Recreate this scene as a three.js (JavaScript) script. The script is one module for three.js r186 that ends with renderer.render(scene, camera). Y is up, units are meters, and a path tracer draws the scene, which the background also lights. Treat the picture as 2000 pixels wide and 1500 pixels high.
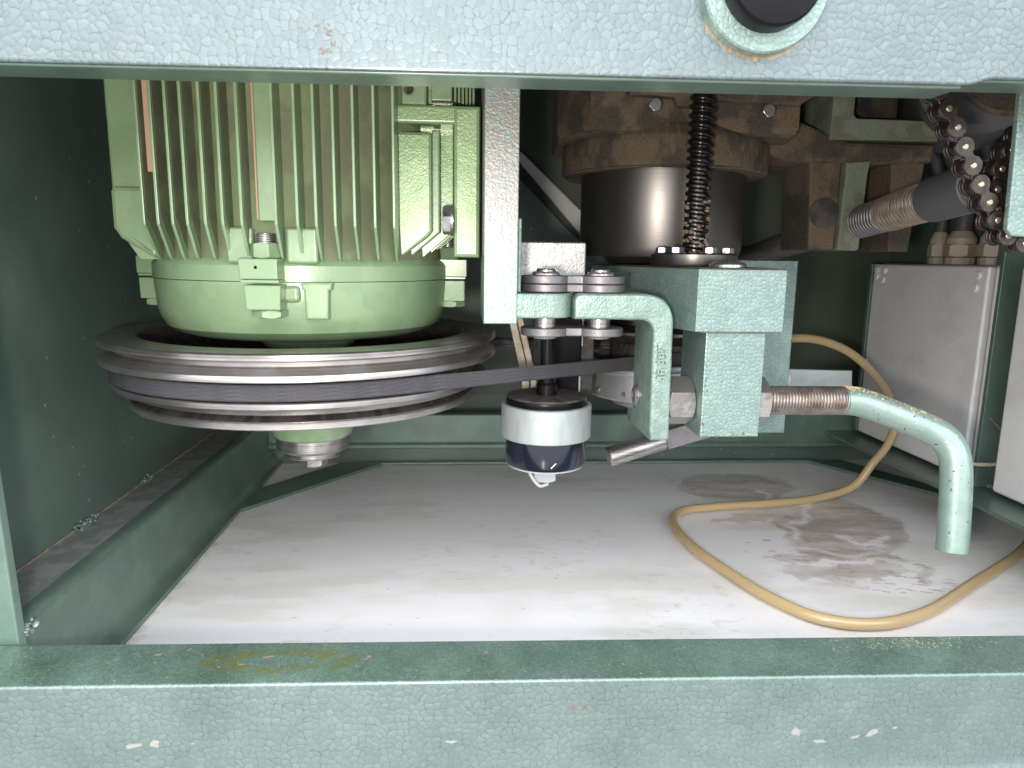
import * as THREE from 'three';
import { RoundedBoxGeometry } from 'three/addons/geometries/RoundedBoxGeometry.js';
import { mergeGeometries, toCreasedNormals } from 'three/addons/utils/BufferGeometryUtils.js';
import { TextGeometry } from 'three/addons/geometries/TextGeometry.js';
import { FontLoader } from 'three/addons/loaders/FontLoader.js';

// ------------------------------------------------------------------ camera, light, exposure
const scene = new THREE.Scene();
const camera = new THREE.PerspectiveCamera(56.77, 4 / 3, 0.02, 50);
camera.position.set(0, 0.28, 0);
camera.rotation.order = 'YXZ';
camera.rotation.set(-THREE.MathUtils.degToRad(10.2), -THREE.MathUtils.degToRad(4.0), 0.0138);
camera.focus = 0.52; camera.userData.fStop = 20;
const renderer = new THREE.WebGLRenderer({ antialias: true });
renderer.setSize(1024, 768);
renderer.toneMapping = THREE.LinearToneMapping;
renderer.toneMappingExposure = 1.7;
renderer.shadowMap.enabled = true;
{ // open sky all around the machine, paler ground below
  const W = 64, H = 32, d = new Float32Array(W * H * 4);
  for (let j = 0; j < H; j++) for (let i = 0; i < W; i++) {
    const el = ((j + 0.5) / H - 0.5) * Math.PI, az = ((i + 0.5) / W - 0.5) * 2 * Math.PI, s = THREE.MathUtils.smoothstep(el, -0.12, 0.2), k = (j * W + i) * 4, front = 1 + 0.5 * Math.sin(az) * Math.cos(el);
    const up = [1.84, 1.92, 2.02].map((c) => c * front * (0.8 + 0.5 * Math.max(0, Math.sin(el)))), lo = [0.62, 0.62, 0.62];
    for (let c = 0; c < 3; c++) d[k + c] = lo[c] * (1 - s) + up[c] * s;
    d[k + 3] = 1;
  }
  const t = new THREE.DataTexture(d, W, H, THREE.RGBAFormat, THREE.FloatType);
  t.mapping = THREE.EquirectangularReflectionMapping; t.magFilter = t.minFilter = THREE.LinearFilter; t.needsUpdate = true;
  scene.background = t; scene.environment = t;
  scene.backgroundIntensity = scene.environmentIntensity = 1.0;
}
{ // the camera's own flash, just below and left of the lens
  const l = new THREE.PointLight(0xfff6ec, 0.44, 0, 2); l.position.set(-0.045, 0.255, 0.02); l.name = 'camera_light';
  l.castShadow = true; l.shadow.radius = 0.8; scene.add(l);
}

// ------------------------------------------------------------------ helpers
let seed = 7;
const rnd = () => { seed = (seed * 1664525 + 1013904223) >>> 0; return seed / 4294967296; };
const V = (x, y, z) => new THREE.Vector3(x, y, z);
const names = {};
const numbered = (n) => { const k = names[n] = (names[n] ?? -1) + 1; return k ? n + '_' + String(k).padStart(3, '0') : n; };
const clamp = (x, a = 0, b = 1) => Math.min(b, Math.max(a, x));
const sstep = (a, b, x) => { const t = clamp((x - a) / (b - a)); return t * t * (3 - 2 * t); };
function hash(i, j, k) { let h = Math.imul(i, 374761393) ^ Math.imul(j, 668265263) ^ Math.imul(k, 2147483647 - 58); h = Math.imul(h ^ (h >>> 13), 1274126177); h ^= h >>> 16; return (h >>> 0) / 4294967296; }
const mod = (a, n) => ((a % n) + n) % n;
function vnoise(x, y, k, n = 0) { // value noise, wraps at n cells when n > 0
  const i = Math.floor(x), j = Math.floor(y), u = x - i, v = y - j, s = u * u * (3 - 2 * u), t = v * v * (3 - 2 * v);
  const q = (a, b) => n ? hash(mod(a, n), mod(b, n), k) : hash(a, b, k);
  return (q(i, j) * (1 - s) + q(i + 1, j) * s) * (1 - t) + (q(i, j + 1) * (1 - s) + q(i + 1, j + 1) * s) * t;
}
const fbm = (x, y, k, n = 0) => 0.5 * vnoise(x, y, k, n) + 0.25 * vnoise(x * 2, y * 2, k + 1, n * 2) + 0.15 * vnoise(x * 4, y * 4, k + 2, n * 4) + 0.1 * vnoise(x * 8, y * 8, k + 3, n * 8);
function tex(W, H, f, srgb, repeat) {
  const d = new Uint8Array(W * H * 4);
  for (let j = 0; j < H; j++) for (let i = 0; i < W; i++) { const c = f((i + 0.5) / W, (j + 0.5) / H), k = (j * W + i) * 4; d[k] = clamp(c[0], 0, 255); d[k + 1] = clamp(c[1], 0, 255); d[k + 2] = clamp(c[2], 0, 255); d[k + 3] = 255; }
  const t = new THREE.DataTexture(d, W, H, THREE.RGBAFormat);
  t.wrapS = t.wrapT = THREE.RepeatWrapping; t.magFilter = THREE.LinearFilter; t.minFilter = THREE.LinearFilter;
  if (srgb) t.colorSpace = THREE.SRGBColorSpace;
  if (repeat) t.repeat.set(repeat, repeat);
  t.needsUpdate = true; return t;
}
// hammered paint: cells of cell metres; returns [distance to the cell's edge, cell random]
function cells(x, y, k, n = 0) {
  const wx = vnoise(x, y, k + 9, n) + 0.6 * vnoise(x * 2, y * 2, k + 10, n * 2) - 0.8, wy = vnoise(x, y, k + 11, n) + 0.6 * vnoise(x * 2, y * 2, k + 12, n * 2) - 0.8; x += 0.3 * wx; y += 0.3 * wy;
  const ci = Math.floor(x), cj = Math.floor(y); let f1 = 9, f2 = 9, id = 0;
  for (let a = -1; a <= 1; a++) for (let b = -1; b <= 1; b++) {
    const i = ci + a, j = cj + b, wi = n ? mod(i, n) : i, wj = n ? mod(j, n) : j;
    const dx = i + 0.1 + 0.8 * hash(wi, wj, k) - x, dy = j + 0.1 + 0.8 * hash(wi, wj, k + 1) - y, d = Math.hypot(dx, dy);
    if (d < f1) { f2 = f1; f1 = d; id = hash(wi, wj, k + 2); } else if (d < f2) f2 = d;
  }
  return [f2 - f1, id];
}
// a pair of colour and relief textures of hammered paint, w by h metres on W by H pixels, with stains painted by draw(ctx, pixels per metre)
function hammered({ W, H, w, h, cell, tile = false, base, crack, draw, k = 3, vary = 14, dirt = 0.12, split }) {
  const n = tile ? Math.round(w / cell) : 0, E = new Float32Array(W * H), ID = new Float32Array(W * H);
  for (let j = 0; j < H; j++) for (let i = 0; i < W; i++) {
    const x = (i + 0.5) / W * (n || w / cell), y = (j + 0.5) / H * (n || h / cell);
    const q = split && (j + 0.5) / H > split.v ? cell / split.cell : 1, [e, id] = cells(x * q, y * q, k, n); E[j * W + i] = e; ID[j * W + i] = id;
  }
  let img = null;
  if (draw) { const c = document.createElement('canvas'); c.width = W; c.height = H; const g = c.getContext('2d'); draw(g, W / w); img = g.getImageData(0, 0, W, H).data; }
  const at = (u, v) => Math.min(H - 1, Math.floor(v * H)) * W + Math.min(W - 1, Math.floor(u * W));
  const map = tex(W, H, (u, v) => {
    const p = at(u, v), e = E[p], cr = 1 - sstep(0.0, 0.11, e);
    const nn = tile ? n : 0, gx = u * (n || w / cell), gy = v * (n || h / cell), fade = 0.12 + 0.95 * sstep(0.3, 0.75, 0.6 * vnoise(gx * 2, gy * 2, k + 40, nn * 2) + 0.4 * ID[p]); const N = tile ? 8 : 0, fx = tile ? u * 8 : u * w / 0.03, fy = tile ? v * 8 : v * h / 0.03;
    const grime = dirt * (fbm(fx, fy, k + 30, N) - 0.45) * 130, g = (ID[p] - 0.5) * vary + (hash(Math.floor(u * W), Math.floor(v * H), 5) - 0.5) * 9 - grime;
    const sp = split && v > split.v, B0 = sp ? split.base : base, C0 = sp ? split.crack : crack, gg = sp ? g * 2.2 : g; let c = [0, 1, 2].map((q) => B0[q] + gg + (C0[q] - B0[q]) * cr * fade);
    if (img) { const q = ((H - 1 - Math.floor(p / W)) * W + p % W) * 4, a = img[q + 3] / 255; c = c.map((x, m) => x * (1 - a) + img[q + m] * a); }
    return c;
  }, true);
  const bump = tex(W, H, (u, v) => { const p = at(u, v), s = 255 * (0.62 * Math.sqrt(clamp(E[p] * 1.3)) + 0.12 * ID[p] + 0.2 * fbm(tile ? u * n : u * w / cell, tile ? v * n : v * h / cell, k + 50, tile ? n : 0)); return [s, s, s]; });
  return { map, bump };
}
const re = (t, k) => { const c = t.clone(); c.repeat.set(k, k); c.needsUpdate = true; return c; };

// ------------------------------------------------------------------ materials
const PM = (o) => new THREE.MeshPhysicalMaterial({ side: THREE.DoubleSide, ...o });
const TEAL = [128, 148, 142], CRACK = [86, 108, 100];
const hamT = hammered({ W: 1024, H: 1024, w: 0.16, h: 0.16, cell: 0.0057, tile: true, base: TEAL, crack: CRACK });
const scratch = tex(512, 512, (u, v) => { const s = 120 + 70 * fbm(u * 4, v * 128, 50, 4) + 60 * (hash(Math.floor(u * 512), Math.floor(v * 512), 8) - 0.5); return [s, s, s]; });
const mottled = tex(512, 512, (u, v) => { const s = 255 * fbm(u * 8, v * 8, 60, 8); return [s, s, s]; });
const castBump = tex(512, 512, (u, v) => { const s = 255 * (0.6 * fbm(u * 40, v * 40, 70, 40) + 0.4 * vnoise(u * 96, v * 96, 71, 96)); return [s, s, s]; });
function paint(rep, bump, extra) { return PM({ map: re(hamT.map, rep), bumpMap: re(hamT.bump, rep), bumpScale: bump, roughness: 0.46, metalness: 0.5, clearcoat: 0.35, clearcoatRoughness: 0.25, ...extra }); }
function tinted(a, b, scale, k, grain = 12) { // two tones mixed in soft patches
  return tex(512, 512, (u, v) => { const m = sstep(0.38, 0.62, fbm(u * scale, v * scale, k, scale)), g = (hash(Math.floor(u * 512), Math.floor(v * 512), k) - 0.5) * grain; return a.map((x, q) => x + (b[q] - x) * m + g); }, true);
}
const turnLine = (v, k) => 0.5 * vnoise(0.5, v * 256, k, 256) + 0.3 * vnoise(0.5, v * 64, k + 1, 64) + 0.2 * vnoise(0.5, v * 16, k + 2, 16);
const turnCol = tex(256, 512, (u, v) => { const q = turnLine(v, 200), d = sstep(0.35, 0.75, fbm(u * 4, v * 8, 205, 4)), g = 170 + 120 * (q - 0.5) - 14 * d + (hash(Math.floor(u * 256), Math.floor(v * 512), 3) - 0.5) * 24; return [g, g * (0.985 - 0.015 * d), g * (0.99 - 0.05 * d)]; }, true);
const turnRel = tex(16, 512, (u, v) => { const s = 255 * turnLine(v, 200); return [s, s, s]; });
const M = {
  teal: paint(12.5, 0.0003),
  tealSmooth: PM({ map: re(tinted([132, 151, 143], [122, 143, 134], 8, 107, 12), 10), bumpMap: re(castBump, 12), bumpScale: 0.00012, roughness: 0.36, metalness: 0.3, clearcoat: 0.4, clearcoatRoughness: 0.2 }),
  tealFine: PM({ map: re(tinted([132, 151, 143], [118, 140, 131], 16, 79, 18), 12), bumpMap: re(castBump, 14), bumpScale: 0.00045, roughness: 0.42, metalness: 0.35, clearcoat: 0.4, clearcoatRoughness: 0.2 }),
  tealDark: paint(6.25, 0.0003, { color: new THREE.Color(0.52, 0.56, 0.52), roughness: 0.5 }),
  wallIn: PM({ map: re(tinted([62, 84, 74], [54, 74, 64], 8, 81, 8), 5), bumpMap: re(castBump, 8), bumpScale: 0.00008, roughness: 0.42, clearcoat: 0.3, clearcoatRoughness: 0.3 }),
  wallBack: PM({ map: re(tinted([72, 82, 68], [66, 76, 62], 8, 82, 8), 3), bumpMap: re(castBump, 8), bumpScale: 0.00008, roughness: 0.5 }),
  channel: PM({ map: re(tinted([102, 124, 114], [94, 114, 105], 8, 83, 8), 5), bumpMap: re(castBump, 8), bumpScale: 0.00012, roughness: 0.44, metalness: 0.35, clearcoat: 0.35, clearcoatRoughness: 0.25 }),
  dusty: PM({ map: re(tinted([118, 121, 119], [98, 106, 102], 16, 84, 40), 8), roughness: 0.75 }),
  motor: PM({ map: re(tinted([129, 153, 119], [121, 145, 110], 8, 85, 5), 6), bumpMap: re(castBump, 6), bumpScale: 0.0001, roughness: 0.4, metalness: 0.1, clearcoat: 0.4, clearcoatRoughness: 0.2 }),
  motorRough: PM({ map: re(tinted([140, 164, 124], [128, 154, 112], 8, 86, 14), 6), bumpMap: re(castBump, 12), bumpScale: 0.00022, roughness: 0.42, metalness: 0.25, clearcoat: 0.5, clearcoatRoughness: 0.2 }),
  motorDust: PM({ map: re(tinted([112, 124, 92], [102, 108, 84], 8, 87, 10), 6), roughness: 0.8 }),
  primer: PM({ color: 0xb09078, roughness: 0.8 }),
  rawSteel: PM({ map: re(tinted([168, 165, 163], [142, 137, 134], 8, 88, 24), 10), roughnessMap: re(scratch, 8), roughness: 0.62, metalness: 0.85, bumpMap: re(castBump, 8), bumpScale: 0.0002 }),
  turned: PM({ map: re(turnCol, 20), metalness: 0.92, roughness: 0.3, bumpMap: re(turnRel, 20), bumpScale: 0.00008 }),
  bright: PM({ color: 0xaeaeb0, metalness: 0.75, roughness: 0.42, bumpMap: re(turnRel, 20), bumpScale: 0.00006 }),
  rustySteel: PM({ map: re(tinted([150, 142, 136], [116, 102, 94], 8, 106, 20), 16), metalness: 0.75, roughness: 0.4 }),
  darkSteel: PM({ map: re(tinted([122, 118, 120], [115, 111, 113], 16, 104, 30), 14), metalness: 0.8, roughness: 0.48, bumpMap: re(castBump, 12), bumpScale: 0.0001 }),
  groove: PM({ map: re(tinted([80, 74, 72], [58, 54, 52], 16, 90, 40), 12), metalness: 0.55, roughness: 0.55 }),
  zinc: PM({ map: re(tinted([190, 190, 192], [160, 160, 164], 8, 91, 14), 10), metalness: 0.9, roughness: 0.34 }),
  quill: PM({ color: 0x6a6764, metalness: 0.9, roughness: 0.36, bumpMap: re(turnRel, 20), bumpScale: 0.000025 }),
  oily: PM({ color: 0x2a2624, metalness: 0.7, roughness: 0.28, clearcoat: 0.6, clearcoatRoughness: 0.2 }),
  chain: PM({ map: re(tinted([64, 54, 48], [44, 38, 36], 8, 93, 26), 30), metalness: 0.6, roughness: 0.4, clearcoat: 0.3 }),
  pinSteel: PM({ color: 0xb0a48e, metalness: 0.85, roughness: 0.3 }),
  rust: PM({ map: re(tinted([84, 72, 57], [56, 50, 42], 8, 94, 30), 5), bumpMap: re(castBump, 6), bumpScale: 0.0008, roughness: 0.92 }),
  rustGreen: PM({ map: re(tinted([100, 108, 92], [90, 92, 76], 8, 95, 34), 9), bumpMap: re(castBump, 6), bumpScale: 0.0005, roughness: 0.75 }),
  dustBrown: PM({ map: re(tinted([136, 120, 100], [108, 94, 78], 8, 96, 18), 14), roughness: 0.9 }),
  black: PM({ color: 0x0b0b0d, roughness: 0.3, specularIntensity: 0.3 }),
  blackDull: PM({ map: re(tinted([40, 38, 38], [66, 58, 50], 8, 97, 10), 12), roughness: 0.6 }),
  navy: PM({ color: 0x171a28, roughness: 0.16, clearcoat: 0.8, clearcoatRoughness: 0.06 }),
  belt: PM({ map: tex(512, 128, (u, v) => { const s = 56 + 26 * (fbm(u * 16, v * 64, 51, 16) - 0.5) * 2 + 18 * Math.sin(v * 130) + (hash(Math.floor(u * 512), Math.floor(v * 128), 9) - 0.5) * 30; return [s, s * 0.98, s * 1.04]; }, true), roughness: 0.8 }),
  alu: PM({ map: re(tinted([166, 172, 171], [158, 164, 163], 8, 98, 10), 8), roughness: 0.48, metalness: 0.5 }),
  whitePlastic: PM({ map: re(tex(1024, 1024, (u, v) => { const g = 214 - 10 * sstep(0.5, 0.75, fbm(u * 6, v * 6, 210, 6)), n = vnoise(u * 170, v * 170, 213, 170) * vnoise(u * 400, v * 400, 214, 400), d = sstep(0.80, 0.9, n); return [g + (120 - g) * d, g - 1 + (100 - g) * d, g - 1 + (84 - g) * d]; }, true), 4), roughness: 0.45 }),
  natural: PM({ color: 0xbfc3c6, roughness: 0.4, transmission: 0.25, thickness: 0 }),
  beige: PM({ map: re(tinted([190, 180, 160], [170, 158, 138], 8, 100, 12), 14), roughness: 0.55 }),
  gland: PM({ color: 0xa09684, roughness: 0.5 }),
  greyCable: PM({ color: 0x4a4a4c, roughness: 0.55 }),
  hose: PM({ color: 0xdcc69a, roughness: 0.25, transmission: 0.5, thickness: 0, clearcoat: 0.5, clearcoatRoughness: 0.12 }),
  mill: PM({ map: re(tinted([176, 176, 173], [160, 158, 155], 8, 101, 80), 16), bumpMap: re(castBump, 14), bumpScale: 0.00025, roughness: 0.4, metalness: 0.65 }),
  worn: PM({ map: tex(256, 1024, (u, v) => { const y = v / 2, q = sstep(0.30, 0.262, y) + 0.45 * sstep(0.31, 0.38, y), n = fbm(u * 20, v * 200, 140, 0), m = sstep(0.0, 0.25, n - 0.66 + q * 0.5), g = (hash(Math.floor(u * 256), Math.floor(v * 1024), 7) - 0.5) * 40; return [136 + (126 - 136) * m + g, 136 + (146 - 136) * m + g, 134 + (138 - 134) * m + g]; }, true), bumpMap: re(castBump, 12), bumpScale: 0.0002, roughness: 0.42, metalness: 0.5 }),
  chip: PM({ color: 0xd8d2c8, roughness: 0.6 }),
  wood: PM({ color: 0xcdb38a, roughness: 0.9 }),
};
// wall of the painted cabinet, seen inside on the left: paint specks and scratches
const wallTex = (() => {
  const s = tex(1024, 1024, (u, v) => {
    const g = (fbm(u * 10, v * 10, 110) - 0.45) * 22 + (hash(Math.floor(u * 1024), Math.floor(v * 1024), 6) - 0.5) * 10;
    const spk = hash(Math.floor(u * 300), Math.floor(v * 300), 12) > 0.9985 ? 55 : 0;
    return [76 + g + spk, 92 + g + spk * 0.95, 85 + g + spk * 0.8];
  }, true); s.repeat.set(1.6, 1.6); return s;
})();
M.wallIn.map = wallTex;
M.worn.map.repeat.set(20, 2);

// ------------------------------------------------------------------ geometry helpers
const creased = (g, a) => { g.scale(1000, 1000, 1000); const q = toCreasedNormals(g, a); q.scale(0.001, 0.001, 0.001); return q; }; // in millimetres, so that close corners stay apart
// texture coordinates in metres, laid along the face's own plane
function uvm(g) {
  if (g.userData.turned) return g;
  if (g.index) g = g.toNonIndexed();
  const p = g.attributes.position, uv = new Float32Array(p.count * 2), a = V(), b = V(), c = V(), n = V();
  for (let i = 0; i < p.count; i += 3) {
    a.fromBufferAttribute(p, i); b.fromBufferAttribute(p, i + 1); c.fromBufferAttribute(p, i + 2);
    n.crossVectors(b.clone().sub(a), c.clone().sub(a));
    const ax = Math.abs(n.x), ay = Math.abs(n.y), az = Math.abs(n.z);
    [a, b, c].forEach((q, m) => { const w = ax > ay && ax > az ? [q.z, q.y] : ay > az ? [q.x, q.z] : [q.x, q.y]; uv[(i + m) * 2] = w[0]; uv[(i + m) * 2 + 1] = w[1]; });
  }
  g.setAttribute('uv', new THREE.BufferAttribute(uv, 2)); return g;
}
const clean = (g) => { g = g.index ? g.toNonIndexed() : g; for (const k of Object.keys(g.attributes)) if (!['position', 'normal', 'uv'].includes(k)) g.deleteAttribute(k); g.clearGroups(); return g; };
const join = (...gs) => mergeGeometries(gs.flat().map((g) => clean(g)), false);
// box between two corners, edges rounded by r
function box(x0, x1, y0, y1, z0, z1, r = 0.0008) {
  const w = Math.abs(x1 - x0), h = Math.abs(y1 - y0), d = Math.abs(z1 - z0), q = Math.min(r, w * 0.45, h * 0.45, d * 0.45);
  const g = new RoundedBoxGeometry(w, h, d, 2, q); g.translate((x0 + x1) / 2, (y0 + y1) / 2, (z0 + z1) / 2); return g;
}
function shapeOf(pts, holes = []) { const s = new THREE.Shape(pts.map(([x, y]) => new THREE.Vector2(x, y))); for (const h of holes) { const p = new THREE.Path(); p.absarc(h[0], h[1], h[2], 0, Math.PI * 2, true); s.holes.push(p); } return s; }
// outline in the x-y plane, thickened from z0 to z1 (bevel b inside that)
function slabXY(pts, z0, z1, b = 0.0006, holes = [], seg = 2) {
  const s = (pts instanceof THREE.Shape) ? pts : shapeOf(pts, holes);
  const g = new THREE.ExtrudeGeometry(s, { depth: z1 - z0 - 2 * b, bevelEnabled: b > 0, bevelThickness: b, bevelSize: b, bevelOffset: -b, bevelSegments: seg, curveSegments: 40 });
  g.translate(0, 0, z0 + b); return creased(g, 0.2);
}
// outline in the x-z plane (pairs x, z), thickened from y0 to y1
function slabXZ(pts, y0, y1, b = 0.0006, holes = []) { const g = slabXY((pts instanceof THREE.Shape) ? pts : pts.map(([x, z]) => [x, -z]), y0, y1, b, holes.map(([x, z, r]) => [x, -z, r])); g.rotateX(-Math.PI / 2); return g; }
// outline in the z-y plane (pairs z, y), thickened from x0 to x1
function slabZY(pts, x0, x1, b = 0.0006, holes = []) { const g = slabXY(pts.map(([z, y]) => [-z, y]), x0, x1, b, holes.map(([z, y, r]) => [-z, y, r])); g.rotateY(Math.PI / 2); return g; }
const turnedPart = (pts, x, z, seg = 96) => { const g = new THREE.LatheGeometry(pts.map(([r, y]) => new THREE.Vector2(r, y)), seg); const q = creased(g, 0.5), p = q.attributes.position, uv = new Float32Array(p.count * 2);
  for (let i = 0; i < p.count; i += 3) { // texture runs round the turned part: u along the turn, v across it
    const t0 = Math.atan2(p.getZ(i), p.getX(i));
    for (let m = i; m < i + 3; m++) { let t = Math.atan2(p.getZ(m), p.getX(m)); if (Math.hypot(p.getX(m), p.getZ(m)) < 1e-6) t = t0; if (t - t0 > Math.PI) t -= 2 * Math.PI; if (t0 - t > Math.PI) t += 2 * Math.PI; uv[m * 2] = t / (2 * Math.PI) * 0.8; uv[m * 2 + 1] = p.getY(m) + Math.hypot(p.getX(m), p.getZ(m)); }
  }
  q.setAttribute('uv', new THREE.BufferAttribute(uv, 2)); q.userData.turned = true; q.translate(x, 0, z); return q; };
function along(g, a, b) { // a geometry built along +y from 0 is laid from a towards b
  const q = new THREE.Quaternion().setFromUnitVectors(V(0, 1, 0), b.clone().sub(a).normalize()); g.applyQuaternion(q); g.translate(a.x, a.y, a.z); return g;
}
const lathed = (pts, seg = 48) => creased(new THREE.LatheGeometry(pts.map(([r, y]) => new THREE.Vector2(r, y)), seg), 0.5);
function bar(a, b, r, c = 0.0006, r2 = r) { const L = a.distanceTo(b); return along(lathed([[0, 0], [r - c, 0], [r, c], [r2, L - c], [r2 - c, L], [0, L]]), a, b); }
function threadRod(a, b, r, depth, pitch, seg = 40) { // a real screw thread
  const L = a.distanceTo(b), per = 8, rows = Math.ceil(L / pitch * per), pos = [], idx = [];
  for (let j = 0; j <= rows; j++) for (let i = 0; i <= seg; i++) {
    const t = i / seg, y = j / rows * L, ph = mod(y / pitch - t, 1), tri = sstep(0.04, 0.24, Math.abs(ph - 0.5)), rr = r - depth * (1 - tri);
    pos.push(Math.cos(t * 2 * Math.PI) * rr, y, Math.sin(t * 2 * Math.PI) * rr);
  }
  for (let j = 0; j < rows; j++) for (let i = 0; i < seg; i++) { const p = j * (seg + 1) + i, q = p + seg + 1; idx.push(p, q, p + 1, p + 1, q, q + 1); }
  const g = new THREE.BufferGeometry(); g.setAttribute('position', new THREE.Float32BufferAttribute(pos, 3)); g.setAttribute('uv', new THREE.Float32BufferAttribute(new Float32Array(pos.length / 3 * 2), 2)); g.setIndex(idx); g.computeVertexNormals();
  return along(g, a, b);
}
function hexNut(a, b, af, hole = 0, turn = 0, dome = true) { // hexagon along a-b with the turned chamfer on its corners; af = half across flats
  const h = a.distanceTo(b), seg = 72, pos = [], idx = [], rc = af * 0.98;
  const R = (t) => af / Math.cos(mod(t + Math.PI / 6, Math.PI / 3) - Math.PI / 6);
  const ring = (f) => { for (let i = 0; i <= seg; i++) { const t = i / seg * 2 * Math.PI, [r, y] = f(t); pos.push(Math.cos(t + turn) * r, y, Math.sin(t + turn) * r); } };
  const cut = (t) => (R(t) - rc) * (dome ? 0.6 : 0.02);
  ring(() => [hole, 0]); ring(() => [rc, 0]); ring((t) => [R(t), cut(t)]); ring((t) => [R(t), h - cut(t)]); ring(() => [rc, h]); ring(() => [hole, h]);
  for (let j = 0; j < 5; j++) for (let i = 0; i < seg; i++) { const p = j * (seg + 1) + i, q = p + seg + 1; idx.push(p, q, p + 1, p + 1, q, q + 1); }
  let g = new THREE.BufferGeometry(); g.setAttribute('position', new THREE.Float32BufferAttribute(pos, 3)); g.setIndex(idx); g = creased(g, 0.35);
  return along(g, a, b);
}
function pipe(pts, r, n = 120, seg = 16) { return new THREE.TubeGeometry(new THREE.CatmullRomCurve3(pts.map((p) => V(...p)), false, 'centripetal'), n, r, seg); }
function lumpy(g, amp, f) { // rough casting: push the surface in and out a little
  const p = g.attributes.position, n = g.attributes.normal;
  for (let i = 0; i < p.count; i++) { const x = p.getX(i) * f, y = p.getY(i) * f, z = p.getZ(i) * f, d = amp * 2 * (0.5 * fbm(x + 7, y + z * 0.7, 220) + 0.5 * fbm(z + 3, y - x * 0.6, 224) - 0.45); p.setXYZ(i, p.getX(i) + n.getX(i) * d, p.getY(i) + n.getY(i) * d, p.getZ(i) + n.getZ(i) * d); }
  return g;
}
// a thing standing at base; its parts are given in scene coordinates
function thing(name, label, category, base, group) {
  const o = new THREE.Group(); o.name = numbered(name); o.position.set(...base); o.userData = { label, category }; if (group) o.userData.group = group;
  scene.add(o); return o;
}
function part(parent, name, geo, mat, label) {
  const g = Array.isArray(geo) ? join(geo.map(uvm)) : uvm(geo), m = new THREE.Mesh(g, mat); m.name = name;
  let root = parent; while (root.parent && root.parent !== scene) root = root.parent;
  g.translate(-root.position.x, -root.position.y, -root.position.z);
  m.castShadow = m.receiveShadow = true; if (label) m.userData.label = label; parent.add(m); return m;
}
function solo(name, label, category, geo, mat, kind, group) {
  const g = Array.isArray(geo) ? join(geo.map(uvm)) : uvm(geo), m = new THREE.Mesh(g, mat); m.name = numbered(name); m.castShadow = m.receiveShadow = true;
  if (kind) m.userData.kind = kind; if (label) m.userData.label = label; if (category) m.userData.category = category; if (group) m.userData.group = group;
  g.computeBoundingBox(); const b = g.boundingBox, c = V((b.min.x + b.max.x) / 2, b.min.y, (b.min.z + b.max.z) / 2); g.translate(-c.x, -c.y, -c.z); m.position.copy(c); scene.add(m); return m;
}

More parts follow.
